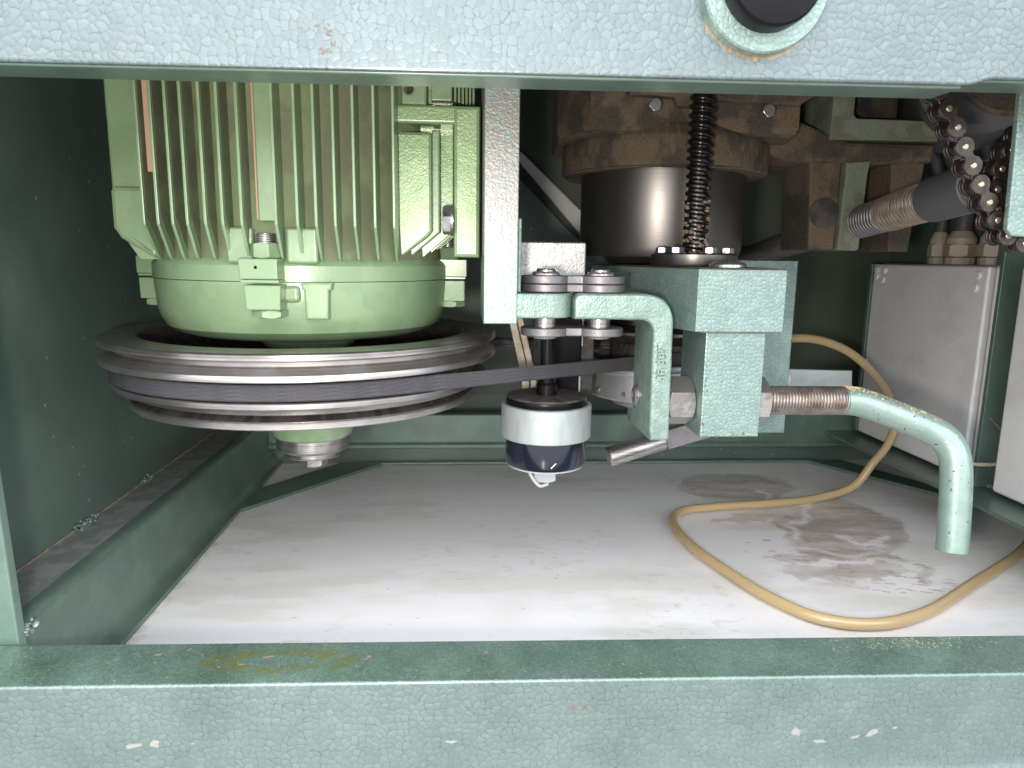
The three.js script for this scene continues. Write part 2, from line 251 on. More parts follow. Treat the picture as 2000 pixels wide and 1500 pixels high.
// ================================================================== the cabinet (one welded frame)
{ // floor sheet
  const X0 = -0.27, X1 = 0.68, Z0 = 0.33, Z1 = 0.99, W = 2048, H = 1423, c = document.createElement('canvas'); c.width = W; c.height = H;
  const g = c.getContext('2d'), k = W / (X1 - X0), P = ([x, d]) => [(x - X0) * k, (Z1 - d) * k];
  g.fillStyle = 'rgb(233,231,232)'; g.fillRect(0, 0, W, H);
  const c2 = document.createElement('canvas'); c2.width = W; c2.height = H; const g2 = c2.getContext('2d');
  const blob = (pts, col, n = 1, amp = 0) => { for (let q = 0; q < n; q++) { g2.fillStyle = col; g2.beginPath(); const s = pts.map((p) => { const [x, y] = P(p); return [x + (rnd() - 0.5) * amp, y + (rnd() - 0.5) * amp]; }); s.forEach((p, i) => { const nx = s[(i + 1) % s.length], m = [(p[0] + nx[0]) / 2, (p[1] + nx[1]) / 2]; i ? g2.quadraticCurveTo(...p, ...m) : g2.moveTo((s.at(-1)[0] + p[0]) / 2, (s.at(-1)[1] + p[1]) / 2) || g2.quadraticCurveTo(...p, ...m); }); g2.closePath(); g2.fill(); } };
  const A = [[0.274, 0.844], [0.304, 0.886], [0.357, 0.889], [0.405, 0.86], [0.423, 0.815], [0.354, 0.771], [0.307, 0.773], [0.267, 0.796]];
  const B = [[0.332, 0.707], [0.403, 0.77], [0.453, 0.791], [0.471, 0.757], [0.477, 0.702], [0.466, 0.667], [0.452, 0.647], [0.422, 0.636], [0.38, 0.615], [0.345, 0.613], [0.329, 0.639], [0.328, 0.672]];
  const B2 = [[0.246, 0.705], [0.299, 0.737], [0.351, 0.755], [0.403, 0.77], [0.332, 0.707]], D2 = [[0.416, 0.6], [0.439, 0.599], [0.427, 0.576], [0.406, 0.557], [0.392, 0.561]];
  const Cc = [[0.302, 0.633], [0.35, 0.616], [0.42, 0.628], [0.401, 0.573], [0.363, 0.559], [0.31, 0.567], [0.288, 0.584]];
  for (let i = 0; i < 150; i++) { const x = P([-0.05 + Math.sqrt(rnd()) * 0.62, 0.38 + rnd() * 0.54]), r = 16 + rnd() * rnd() * 150, q = g.createRadialGradient(...x, 0, ...x, r); q.addColorStop(0, 'rgba(160,146,130,0.075)'); q.addColorStop(1, 'rgba(160,146,130,0)'); g.fillStyle = q; g.fillRect(x[0] - r, x[1] - r, 2 * r, 2 * r); }
  blob(A, 'rgba(255,0,0,0.42)', 2, 26); blob(B, 'rgba(255,0,0,0.5)', 2, 14); blob(B2, 'rgba(255,0,0,0.3)', 2, 10); blob(D2, 'rgba(255,0,0,0.35)', 2, 10); blob(Cc, 'rgba(255,0,0,0.26)', 3, 60);
    const stroke = (g, pts, col, w) => { g.strokeStyle = col; g.lineWidth = w; g.lineCap = 'round'; g.beginPath(); pts.forEach((p, i) => { const q = P(p); i ? g.lineTo(...q) : g.moveTo(...q); }); g.stroke(); };
  for (let i = 0; i < 620; i++) { // smeared, half-wiped dirt
    const inA = i < 200, x = inA ? 0.26 + rnd() * 0.16 : 0.27 + rnd() * 0.17, d = inA ? 0.76 + rnd() * 0.12 : 0.545 + rnd() * 0.12, a = 0.2 + 0.5 * (rnd() - 0.5) + (inA ? 0 : -0.6), L = 0.002 + rnd() * 0.009;
    if (fbm(x * 40, d * 40, 130) < 0.47) continue;
    stroke(g, [[x, d], [x + L * Math.cos(a), d + L * Math.sin(a) * 0.6]], rnd() < 0.75 ? 'rgba(96,78,64,' + (0.12 + rnd() * 0.4) + ')' : 'rgba(232,230,232,0.45)', 1 + rnd() * 3);
  }
  g2.globalCompositeOperation = 'destination-out';
  for (const [pts, w] of [[[[0.43, 0.815], [0.406, 0.77], [0.369, 0.71], [0.351, 0.704], [0.338, 0.671]], 9], [[[0.386, 0.67], [0.398, 0.649], [0.416, 0.648], [0.44, 0.664]], 9], [[[0.305, 0.656], [0.327, 0.651], [0.351, 0.631], [0.375, 0.623], [0.409, 0.636], [0.425, 0.652]], 8], [[[0.3, 0.604], [0.324, 0.596], [0.36, 0.612], [0.394, 0.611], [0.41, 0.596]], 10], [[[0.419, 0.599], [0.406, 0.576], [0.388, 0.558]], 10], [[[0.362, 0.817], [0.362, 0.793], [0.352, 0.771]], 9]]) for (let q = 0; q < 3; q++) stroke(g2, pts.map(([x, d]) => [x + (rnd() - 0.5) * 0.004, d + (rnd() - 0.5) * 0.003]), 'rgba(0,0,0,0.6)', w * (1.0 + rnd() * 1.4));
  const maskPx = g2.getImageData(0, 0, W, H).data;
  for (let i = 0; i < 900; i++) { // grit
    const p = P([X0 + rnd() * (X1 - X0), 0.38 + rnd() * 0.55]); g.fillStyle = `rgba(${100 + rnd() * 50},${84 + rnd() * 30},${64 + rnd() * 30},${0.08 + rnd() * rnd() * 0.6})`; g.beginPath(); g.ellipse(...p, 0.6 + rnd() * rnd() * rnd() * 6, 0.6 + rnd() * rnd() * 2, rnd() * 3, 0, 7); g.fill();
  }
  for (let i = 0; i < 260; i++) { const t = rnd(), p = P([-0.255 + rnd() * rnd() * 0.02, 0.4 + t * 0.5]); g.fillStyle = 'rgba(170,156,132,0.16)'; g.beginPath(); g.ellipse(...p, 3 + rnd() * 12, 6 + rnd() * 20, 0, 0, 7); g.fill(); }
  const px = g.getImageData(0, 0, W, H).data, t = tex(1600, 1112, (u, v) => { const q = (Math.floor(v * H) * W + Math.floor(u * W)) * 4, X = u * W, Y = v * H;
    let m = 0; if (X > 900 && Y < 1300) { const bx = X + 60 * (fbm(X / 60, Y / 60, 150) - 0.5), by = Y + 60 * (fbm(X / 60, Y / 60, 155) - 0.5); for (let e = 0; e < 12; e++) { const wx = bx + 12 * Math.cos(e * 2.4) * Math.sqrt(e / 12), wy = by + 12 * Math.sin(e * 2.4) * Math.sqrt(e / 12); m += maskPx[(Math.min(H - 1, Math.max(0, Math.round(wy))) * W + Math.min(W - 1, Math.max(0, Math.round(wx)))) * 4 + 3] / 3060; } }
    m = m ? clamp(m * (0.5 + 0.45 * sstep(0.3, 0.65, fbm((X + Y * 0.8) / 120, (Y - X * 0.25) / 26, 160)) + 0.5 * (fbm(X / 14, Y / 9, 165) - 0.45) - (m < 0.3 ? 1.1 * sstep(0.42, 0.55, fbm((X + Y) / 60, (Y - X * 0.3) / 12, 168)) : 0))) : 0;
    m *= 0.68; const sc = 1 - 0.05 * sstep(0.5, 0.7, fbm(X / 220, Y / 90, 180)) - 0.06 * sstep(0.62, 0.75, fbm(X / 24, Y / 10, 185)) * sstep(0.45, 0.6, fbm(X / 200, Y / 200, 188)); return [(px[q] + (128 - px[q]) * m) * sc, (px[q + 1] + (108 - px[q + 1]) * m) * sc, (px[q + 2] + (92 - px[q + 2]) * m) * sc * (0.5 + 0.5 * sc)]; }, true); t.wrapS = t.wrapT = THREE.ClampToEdgeWrapping;
  const f = box(X0, X1, -0.004, 0, -Z1, -Z0, 0.0005), m = solo('floor', 'dirty white sheet floor of the machine cabinet with a brown smeared stain', 'floor', f, PM({ map: t, roughness: 0.34, clearcoat: 0.25, clearcoatRoughness: 0.3 }), 'structure');
  const p = m.geometry.attributes.position, uv = m.geometry.attributes.uv; for (let i = 0; i < p.count; i++) uv.setXY(i, (p.getX(i) + m.position.x - X0) / (X1 - X0), (Z1 + p.getZ(i) + m.position.z) / (Z1 - Z0));
}
const cab = thing('machine_cabinet', 'green hammered-paint steel cabinet frame enclosing the motor, pulley and spindle', 'machine cabinet', [0.16, -0.06, -0.65]);
{
  // front beam: face sheet with a folded lip underneath
  const beamTex = hammered({ W: 2048, H: 700, w: 0.6, h: 0.205, cell: 0.0038, base: [101, 112, 114], crack: [66, 84, 80], vary: 8, dirt: 0.07, draw: (g, k) => {
    const Y = (y) => (0.205 - y) * k, X = (x) => (x + 0.25) * k; // y above the lower edge
    for (let i = 0; i < 70; i++) { const x = X(-0.16 + rnd() * 0.16), y = Y(0.004 + rnd() * 0.03); g.fillStyle = `rgba(${86 + rnd() * 20},${76 + rnd() * 14},${66},${0.15 + rnd() * 0.35})`; g.beginPath(); g.ellipse(x, y, 1 + rnd() * 4, 0.8 + rnd() * 1.6, rnd() * 3, 0, 7); g.fill(); }
    for (let i = 0; i < 16; i++) { const x = X(-0.065 + (rnd() + rnd()) * 0.006), y = Y(0.006 + rnd() * 0.012); g.fillStyle = `rgba(${78 + rnd() * 20},${62},${52},0.6)`; g.beginPath(); g.ellipse(x, y, 1 + rnd() * 4, 1 + rnd() * 2, rnd() * 3, 0, 7); g.fill(); }
    for (let a = 0.4; a < 2.6; a += 0.01) { const r = 0.0285 + rnd() * 0.0012, x = X(0.1329 + r * Math.cos(a) - 0.0005), y = Y(0.0388 - r * Math.sin(a)); const al = 0.3 * Math.sin(a) * sstep(0.5, 1.3, a) * rnd(); g.fillStyle = `rgba(${170 + rnd() * 30},${130 + rnd() * 20},${96},${al})`; g.beginPath(); g.arc(x, y, 1 + rnd() * 4, 0, 7); g.fill(); }
  } });
  const bm = PM({ map: beamTex.map, bumpMap: beamTex.bump, bumpScale: 0.0003, roughness: 0.46, metalness: 0.5, clearcoat: 0.4, clearcoatRoughness: 0.22 });
  const face = new THREE.Shape(); face.moveTo(-0.32, 0.3576); face.lineTo(0.232, 0.3612); face.bezierCurveTo(0.240, 0.3613, 0.240, 0.364, 0.248, 0.3642); face.lineTo(0.7, 0.367); face.lineTo(0.7, 0.56); face.lineTo(-0.32, 0.56); face.closePath();
  const beam = part(cab, 'front_beam', slabXY(face, -0.3390, -0.3350, 0.0012, [], 3), bm);
  { const p = beam.geometry.attributes.position, uv = beam.geometry.attributes.uv; for (let i = 0; i < p.count; i++) uv.setXY(i, (p.getX(i) + 0.16 + 0.25) / 0.6, (p.getY(i) - 0.06 - 0.36) / 0.205); }
  const lip = new THREE.Group();
  const l1 = box(-0.32, 0.236, 0.3590, 0.3615, -0.3615, -0.3388, 0.001); { const m = new THREE.Matrix4().makeRotationZ(0.0058); l1.applyMatrix4(m); }
  const l2 = box(0.236, 0.7, 0.3622, 0.3646, -0.3600, -0.3388, 0.001); l2.applyMatrix4(new THREE.Matrix4().makeRotationZ(0.0058));
  part(cab, 'beam_lip', [l1, l2], M.channel);
  // front rail: rounded box section, slightly out of level
  const railTex = hammered({ W: 2048, H: 512, w: 0.6, h: 0.15, cell: 0.0039, base: [106, 122, 119], crack: [76, 94, 90], vary: 7, split: { v: 0.672, cell: 0.0016, base: [100, 122, 112], crack: [62, 86, 76] }, dirt: 0.16, k: 23, draw: (g, k) => {
    // strip of 40 mm for the top face (upper part of the picture), the rest is the front face
    const X = (x) => (x + 0.25) * k, T = (d) => (d - 0.335) * k, F = (y) => (0.1 - y) * k; // T: 0 at the front edge; F: below it
    const chip = (x, y, a0, b0, rot, col = 'rgba(160,156,151,0.95)') => { const big = a0 > 5.5, a = big ? a0 * 1.35 : a0, b = big ? b0 * 1.5 : b0; g.fillStyle = col; g.beginPath(); for (let i = 0; i <= 12; i++) { const t = i / 12 * 6.283, r = big ? 0.45 + rnd() * 0.75 : 0.65 + rnd() * 0.5, u = Math.cos(t) * a * r, v = Math.sin(t) * b * r; g.lineTo(x + u * Math.cos(rot) - v * Math.sin(rot), y + u * Math.sin(rot) + v * Math.cos(rot)); } g.fill(); };
    const top = 0.05 * k; // front edge sits here, top face above it, front face below
    for (const [px, dy, a, b, r] of [[-0.168, 0.0325, 13, 4, -0.2], [-0.157, 0.0312, 7, 6, 0.4], [-0.138, 0.0318, 4, 2, 0], [-0.007, 0.0335, 10, 2, 0], [0.180, 0.032, 8, 6, 0.3], [0.224, 0.033, 14, 4, -0.5], [0.214, 0.0355, 8, 2, -0.3], [0.194, 0.038, 9, 3, 0], [0.236, 0.0305, 5, 2, 0]]) chip(X(px), top + dy * k, a, b, r);
    for (let i = 0; i < 16; i++) chip(X(0.056 + rnd() * 0.008), top + (0.012 + rnd() * 0.004) * k, 2 + rnd() * 3, 1 + rnd(), 0, 'rgba(120,96,78,0.6)');
    for (let i = 0; i < 60; i++) { const q = [-0.19 + rnd() * 0.1, 0.01 + rnd() * 0.025]; }
    for (let i = 0; i < 900; i++) { const a = rnd() * 6.283, q = Math.sqrt(0.25 + 0.75 * rnd()), x = -0.098 + 0.042 * q * Math.cos(a), d = 0.021 + 0.012 * q * Math.sin(a); if (fbm(x * 120, d * 240, 170) < 0.46) continue; const w = 3 + rnd() * 9; g.fillStyle = 'rgba(108,112,40,0.07)'; g.beginPath(); g.ellipse(X(x), top - d * k, w, w * 0.7, 0, 0, 7); g.fill(); }
    for (let i = 0; i < 520; i++) chip(X(-0.25 + rnd() * 0.6), top - (0.002 + rnd() * 0.037) * k, 0.8 + rnd() * rnd() * 4, 0.7 + rnd() * 1.2, rnd() * 3, `rgba(${170 + rnd() * 30},${160 + rnd() * 25},${130 + rnd() * 30},${0.3 + rnd() * 0.5})`);
    for (const [x, d, a, b, r] of [[-0.165, 0.028, 6, 2.4, -0.3], [-0.185, 0.024, 5, 2, -0.2], [-0.150, 0.033, 5, 2, -1], [-0.106, 0.025, 8, 2.4, -0.1], [-0.118, 0.018, 6, 2, 0], [-0.052, 0.024, 5, 4, 0.4], [0.012, 0.027, 5, 3, 0]]) chip(X(x), top - d * k, a, b, r, 'rgba(176,150,124,0.85)');
    for (let i = 0; i < 160; i++) chip(X(0.2 + (rnd() + rnd()) * 0.06), top - (0.026 + rnd() * 0.012) * k, 1 + rnd() * 3, 0.8 + rnd(), rnd() * 3, 'rgba(222,206,164,0.7)');
  } });
  const rm = PM({ map: railTex.map, bumpMap: railTex.bump, bumpScale: 0.00035, roughness: 0.46, metalness: 0.5, clearcoat: 0.4, clearcoatRoughness: 0.22 });
  const railG = uvm(new RoundedBoxGeometry(1.05, 0.13, 0.04, 3, 0.0016)), tilt = new THREE.Matrix4().makeRotationZ(-0.0146);
  { const p = railG.attributes.position, n = railG.attributes.normal, uv = railG.attributes.uv; // one sheet folded over the front edge
    for (let i = 0; i < p.count; i++) { const up = p.getY(i) > 0.0634; uv.setXY(i, (p.getX(i) + 0.16 + 0.25) / 0.6, (0.1 + (up ? (0.02 - p.getZ(i)) : p.getY(i) - 0.065)) / 0.15); } }
  railG.applyMatrix4(tilt); railG.translate(0.16, -0.065 + 0.0611, -0.355);
  const rail = new THREE.Mesh(railG, rm); rail.name = 'front_rail'; railG.translate(-0.16, 0.06, 0.65); rail.castShadow = rail.receiveShadow = true; cab.add(rail);
  // walls, roof, back
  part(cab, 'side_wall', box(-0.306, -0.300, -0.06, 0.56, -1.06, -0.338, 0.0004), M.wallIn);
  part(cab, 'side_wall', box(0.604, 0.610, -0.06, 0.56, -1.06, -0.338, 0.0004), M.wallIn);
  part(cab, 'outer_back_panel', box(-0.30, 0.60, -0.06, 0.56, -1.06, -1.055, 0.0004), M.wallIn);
  part(cab, 'back_panel', box(-0.30, 0.603, 0.088, 0.555, -0.984, -0.980, 0.0004), M.wallBack);
  part(cab, 'roof_plate', box(-0.306, 0.646, 0.56, 0.60, -1.06, -0.30, 0.001), M.teal);
  part(cab, 'front_post', slabXY([[-0.2995, -0.02], [-0.2408, -0.02], [-0.2530, 0.362], [-0.2995, 0.362]], -0.384, -0.377, 0.001), M.channel);
  part(cab, 'front_post', box(0.50, 0.603, -0.02, 0.362, -0.384, -0.377, 0.001), M.channel);
  // left side channel: top flange, web
  const chz = [-0.385, -0.94];
  const prof = new THREE.Shape(); prof.moveTo(-0.2995, 0.0655); prof.lineTo(-0.260, 0.0680); prof.quadraticCurveTo(-0.2535, 0.0680, -0.2535, 0.062); prof.lineTo(-0.2528, 0.014); prof.quadraticCurveTo(-0.252, 0.006, -0.2430, 0.0045); prof.lineTo(-0.2430, 0.0005); prof.lineTo(-0.262, 0.0005); prof.lineTo(-0.2600, 0.061); prof.lineTo(-0.2995, 0.060); prof.closePath();
  part(cab, 'side_channel', slabXY(prof, chz[1], chz[0], 0.0004), M.channel);
  part(cab, 'dust_layer', slabXY([[-0.2990, 0.0659], [-0.265, 0.0681], [-0.265, 0.0684], [-0.2990, 0.0664]], chz[1] + 0.01, chz[0] - 0.004, 0.0001), M.dusty, 'dark dust lying on the top flange of the channel');
  part(cab, 'rusty_seam', pipe([[-0.2992, 0.0668, -0.386], [-0.2992, 0.0666, -0.6], [-0.2992, 0.0668, -0.93]], 0.0009, 60, 6), M.dustBrown, 'thin dusty rust line where the channel meets the wall');
  const bead = (pts, r) => { const gs = []; for (const [x, y, z] of pts) for (let i = 0; i < 16; i++) { const s = new THREE.IcosahedronGeometry(r * (0.25 + rnd() * 0.45), 1); s.scale(1, 0.7, 1.3); s.rotateX(rnd() * 3); s.translate(x + (rnd() - 0.5) * r * 1.7, y + (rnd() - 0.7) * r * 1.2, z + (rnd() - 0.5) * r * 3); gs.push(s); } return gs; };
  part(cab, 'weld_bead', bead([[-0.297, 0.069, -0.545], [-0.297, 0.069, -0.555], [-0.297, 0.069, -0.566]], 0.0034), M.wallIn, 'lumpy weld along the channel and the side wall');
  part(cab, 'weld_bead', bead([[-0.297, 0.069, -0.66], [-0.297, 0.069, -0.668]], 0.003), M.wallIn);
  part(cab, 'weld_bead', bead([[-0.2455, 0.071, -0.389], [-0.2465, 0.067, -0.390]], 0.0032), M.teal, 'weld blob where the channel meets the post');
  // rear channel: upper strip, recess, lip on the floor
  const rp = (pts) => slabZY(pts, -0.253, 0.60, 0.0004);
  part(cab, 'rear_channel', rp([[-0.921, 0.074], [-0.9185, 0.072], [-0.9185, 0.036], [-0.916, 0.0325], [-0.916, 0.0285], [-0.921, 0.0265], [-0.945, 0.0265], [-0.945, 0.074]]), M.channel);
  part(cab, 'rear_web', box(-0.253, 0.60, 0.0, 0.0264, -0.952, -0.944, 0.0004), M.wallIn);
  part(cab, 'rear_lip', box(-0.14, 0.50, 0.0005, 0.004, -0.943, -0.932, 0.001), M.channel);
  part(cab, 'corner_post', box(-0.2855, -0.2555, 0.001, 0.12, -0.905, -0.900, 0.0006), M.channel);
  part(cab, 'corner_post', box(-0.2915, -0.2860, 0.001, 0.54, -0.94, -0.900, 0.0006), M.wallIn);
  part(cab, 'corner_gusset', slabXZ([[-0.2522, -0.762], [-0.240, -0.758], [-0.128, -0.905], [-0.108, -0.931], [-0.14, -0.931], [-0.165, -0.93], [-0.2522, -0.815]], 0.0006, 0.0046, 0.0008), M.channel);
  part(cab, 'corner_gusset', slabXZ([[0.48, -0.931], [0.492, -0.912], [0.588, -0.765], [0.5955, -0.765], [0.5955, -0.80], [0.53, -0.931]], 0.0006, 0.0046, 0.0008), M.channel);
  // right side angle and the post that carries the boxes
  part(cab, 'side_angle', box(0.496, 0.6035, 0.046, 0.050, -0.975, -0.39, 0.0008), M.channel);
  part(cab, 'side_angle_web', box(0.596, 0.601, 0.0005, 0.0455, -0.975, -0.39, 0.0008), M.wallIn);
  const post = part(cab, 'support_post', [box(0.5300, 0.5515, 0.0502, 0.40, -0.679, -0.674, 0.0006), box(0.5518, 0.5560, 0.0502, 0.40, -0.72, -0.6738, 0.0006)], M.channel);
  part(cab, 'weld_bead', bead([[0.553, 0.052, -0.6725], [0.547, 0.0515, -0.672]], 0.003), M.channel);
  part(cab, 'paint_drip', pipe([[0.5365, 0.125, -0.6735], [0.543, 0.119, -0.6735], [0.550, 0.112, -0.6735]], 0.0012, 12, 6), M.dustBrown);
  // diagonal brace on the back panel
  part(cab, 'diagonal_brace', slabXY([[0.062, 0.415], [0.076, 0.415], [0.20, 0.302], [0.20, 0.270], [0.17, 0.296]], -0.979, -0.9715, 0.0006), M.whitePlastic, 'pale diagonal brace behind the spindle');
  part(cab, 'diagonal_brace', slabXY([[0.0, 0.40], [0.05, 0.40], [0.20, 0.255], [0.20, 0.215], [0.05, 0.24]], -0.955, -0.948, 0.0006), M.wallIn);
  // teal upright plate behind the clamp block
  part(cab, 'upright_plate', box(0.215, 0.2972, 0.122, 0.2795, -0.632, -0.622, 0.001), M.teal);
  part(cab, 'guard_plate', slabXY([[0.3040, 0.3803], [0.3072, 0.2987], [0.3104, 0.2950], [0.4376, 0.2909], [0.4376, 0.4076], [0.3031, 0.4076]], -0.3955, -0.3915, 0.0008), M.teal, 'small teal plate beside the roller chain');
}
// ================================================================== knob on the beam
{
  const t = thing('push_knob', 'glossy black round knob on a green collar at the top of the beam', 'knob', [0.1329, 0.3988, -0.335]);
  const put = (pts) => { const g = lathed(pts, 64); return along(g, V(0.1329, 0.3988, -0.335), V(0.1329, 0.3988, 0)); };
  part(t, 'collar', put([[0.0284, 0], [0.0284, 0.0052], [0.0276, 0.0062], [0.0225, 0.0066], [0.0208, 0.0070], [0, 0.0070]]), M.teal);
  part(t, 'cap', put([[0.0206, 0.006], [0.0208, 0.014], [0.0204, 0.0165], [0.0195, 0.0176], [0.012, 0.0186], [0, 0.019]]), M.black);
}
// ================================================================== motor
const AX = -0.1206, AZ = -0.567;
{
  const t = thing('electric_motor', 'green finned electric motor hanging upright above the stepped pulley', 'motor', [AX, 0.222, AZ]);
  const X = (u) => AX + u, Z = (w) => AZ + w;
  part(t, 'housing', turnedPart([[0.088, 0.54], [0.1025, 0.53], [0.1025, 0.30], [0.1030, 0.286], [0.1035, 0.276], [0.1062, 0.2735], [0.107, 0.2722], [0.107, 0.2625], [0.09, 0.2622]], AX, AZ, 128), M.motorDust);
  part(t, 'flange_ring', turnedPart([[0.1, 0.2790], [0.1062, 0.2745], [0.1078, 0.272], [0.1078, 0.2622], [0.1, 0.2622]], AX, AZ, 128), M.motor);
  part(t, 'end_bell', turnedPart([[0.1, 0.2618], [0.1072, 0.2617], [0.1074, 0.2606], [0.1058, 0.242], [0.1040, 0.2350], [0.1005, 0.2285], [0.094, 0.2243], [0.086, 0.2218], [0.060, 0.2198], [0.056, 0.2175], [0.036, 0.2145], [0.034, 0.210], [0, 0.210]], AX, AZ, 128), M.motor);
  const fin = (pts, u, th) => { // pts in (w, y): inner edge first; the tip is thinner than the root
    const g = slabZY(pts.map(([w, y]) => [Z(w), y]), X(u) - th / 2, X(u) + th / 2, 0.0005); return g;
  };
  const R = 0.1205;
  for (const u of [-0.0832, -0.0700, -0.0582, -0.0475, -0.0352, -0.0241, -0.0123, 0.0080, 0.0204, 0.0311, 0.0420, 0.0532, 0.0649, 0.0761]) {
    const zt = Math.sqrt(R * R - u * u), zb = Math.sqrt(Math.max(0, 0.0925 ** 2 - u * u)) - 0.006, zj = Math.sqrt(0.1075 ** 2 - u * u);
    const fo = part(t, 'cooling_fin', fin([[zb, 0.53], [zt, 0.53], [zt, 0.3000], [zt - 0.0005, 0.2965], [zj + 0.001, 0.2765], [zj - 0.004, 0.2735], [zb, 0.2735]], u, 0.0019), M.motor);
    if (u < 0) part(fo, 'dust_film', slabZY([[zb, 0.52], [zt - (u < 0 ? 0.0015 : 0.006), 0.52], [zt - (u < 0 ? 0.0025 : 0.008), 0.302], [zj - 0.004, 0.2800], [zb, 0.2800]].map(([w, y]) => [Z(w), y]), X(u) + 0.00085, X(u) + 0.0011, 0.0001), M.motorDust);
  }
  // centre strip between the two middle fins
  part(t, 'centre_strip', box(X(-0.0055), X(0.007), 0.299, 0.53, Z(0.08), Z(0.1085), 0.0012), M.motor);
  part(t, 'primer_patch', [box(X(-0.0066), X(-0.0055), 0.30, 0.53, Z(0.085), Z(0.1075), 0.0002), box(X(-0.0806), X(-0.0765), 0.33, 0.53, Z(0.05), Z(0.0815), 0.0002)], M.primer, 'patch of bare pinkish primer between fins');
  part(t, 'lug_pad', [box(X(-0.026), X(-0.0095), 0.2735, 0.2955, Z(0.07), Z(0.1085), 0.002), box(X(0.0105), X(0.030), 0.2735, 0.2955, Z(0.07), Z(0.1085), 0.002)], M.motor);
  // side groups: broad flat fins pointing sideways
  for (const [w, e] of [[0.060, -0.1120], [0.044, -0.120], [0.028, -0.124], [0.012, -0.126]]) part(t, 'cooling_fin', slabXY([[X(-0.068), 0.53], [X(e), 0.53], [X(e), 0.296], [X(-0.098), 0.2745], [X(-0.068), 0.2745]], Z(w - 0.0015), Z(w + 0.0015), 0.0005), M.motor);
  part(t, 'side_pad', slabXY([[X(-0.0840), 0.3220], [X(-0.1100), 0.3220], [X(-0.1125), 0.3190], [X(-0.1125), 0.2950], [X(-0.108), 0.288], [X(-0.0870), 0.2755], [X(-0.0840), 0.2755]], Z(0.040), Z(0.0660), 0.003), M.motor);
  part(t, 'side_panel', slabXY([[X(0.0735), 0.3610], [X(0.0980), 0.3610], [X(0.0995), 0.3595], [X(0.0995), 0.2960], [X(0.097), 0.2925], [X(0.0740), 0.2750]], Z(0.045), Z(0.0670), 0.0022), M.motorRough);
  part(t, 'panel_rib', slabXY([[X(0.0995), 0.3635], [X(0.1045), 0.3635], [X(0.1045), 0.2955], [X(0.0785), 0.2735], [X(0.074), 0.2735]], Z(0.040), Z(0.0590), 0.0012), M.motor);
  for (const [w, e] of [[0.0455, 0.1135], [0.033, 0.1150], [0.0205, 0.116], [0.008, 0.117]]) part(t, 'cooling_fin', slabXY([[X(0.068), 0.53], [X(e), 0.53], [X(e), 0.2965], [X(e - 0.026), 0.2745], [X(0.068), 0.2745]], Z(w - 0.0017), Z(w + 0.0017), 0.0005), M.motorRough);
  // foot that bolts to the bracket: top bar and column
  part(t, 'mounting_foot', [box(X(0.069), X(0.1320), 0.3660, 0.3780, Z(0.03), Z(0.0690), 0.0022), slabXY([[X(0.1140), 0.3777], [X(0.1318), 0.3777], [X(0.1318), 0.2785], [X(0.1140), 0.2785]], Z(-0.06), Z(0.0705), 0.0025)], M.motorRough);
  const b0 = V(X(0.1065), 0.3035, Z(0.066)), b1 = V(X(0.1140), 0.3035, Z(0.066));
  const fb = part(t, 'foot_bolt', hexNut(b0, V(b1.x - 0.0012, b1.y, b1.z), 0.0088, 0, 0.2), M.zinc);
  part(fb, 'washer', bar(V(b1.x - 0.0022, b1.y, b1.z), b1, 0.0104, 0.0003), M.zinc);
  part(t, 'upper_block', slabXY([[X(0.0755), 0.3786], [X(0.0960), 0.3786], [X(0.0960), 0.43], [X(0.0755), 0.43]], Z(0.03), Z(0.0640), 0.0014, [[X(0.0842), 0.3885, 0.0029]]), M.motor);
  part(t, 'set_screw', bar(V(X(0.0842), 0.3885, Z(0.05)), V(X(0.0842), 0.3885, Z(0.0605)), 0.0027), M.rust);
  part(t, 'fin_block', box(X(0.0985), X(0.113), 0.383, 0.44, Z(0.02), Z(0.056), 0.001), M.motor);
  for (let i = 0; i < 6; i++) part(t, 'cooling_fin', box(X(0.1140 + i * 0.0026), X(0.1158 + i * 0.0026), 0.384 + i * 0.0006, 0.44, Z(0.0), Z(0.050 - i * 0.006), 0.0004), M.motor);
  // clamp lugs, four round the joint
  const lug = (a) => {
    const q = new THREE.Matrix4().makeRotationY(a), L = (g) => { const c = uvm(g); c.applyMatrix4(q); c.translate(AX, 0, AZ); return c; };
    const up = part(t, 'clamp_lug', L(slabXY([[-0.0125, 0.2765], [0.0110, 0.2765], [0.0110, 0.2640], [-0.0120, 0.2640]], 0.095, 0.1235, 0.0008, [[-0.0020, 0.2712, 0.0018]])), M.motor);
    part(up, 'lug_foot', L(box(-0.0120, 0.0113, 0.2618, 0.2637, 0.095, 0.1225, 0.0005)), M.motor);
    const lo = part(t, 'clamp_lug', L(slabXY([[-0.0105, 0.2605], [0.0120, 0.2605], [0.0112, 0.2452], [-0.0095, 0.2452]], 0.092, 0.1220, 0.0010)), M.motor);
    const nb = part(t, 'lug_bolt', L(hexNut(V(0.0018, 0.2400, 0.111), V(0.0018, 0.2450, 0.111), 0.0095, 0, 0.15)), M.motor);
    const nu = part(t, 'lug_nut', L(hexNut(V(0.0, 0.2767, 0.1085), V(0.0, 0.2860, 0.1085), 0.0080, 0, 0.52)), M.motor);
    part(nu, 'bolt_thread', L(threadRod(V(0.0005, 0.2860, 0.1085), V(0.0005, 0.2915, 0.1085), 0.0058, 0.0006, 0.0013)), M.rawSteel);
    part(lo, 'lug_web', L(box(-0.006, 0.0200, 0.2490, 0.2600, 0.090, 0.1085, 0.003)), M.motor);
  };
  for (const a of [-0.02, Math.PI / 2, -Math.PI / 2, Math.PI]) lug(a);
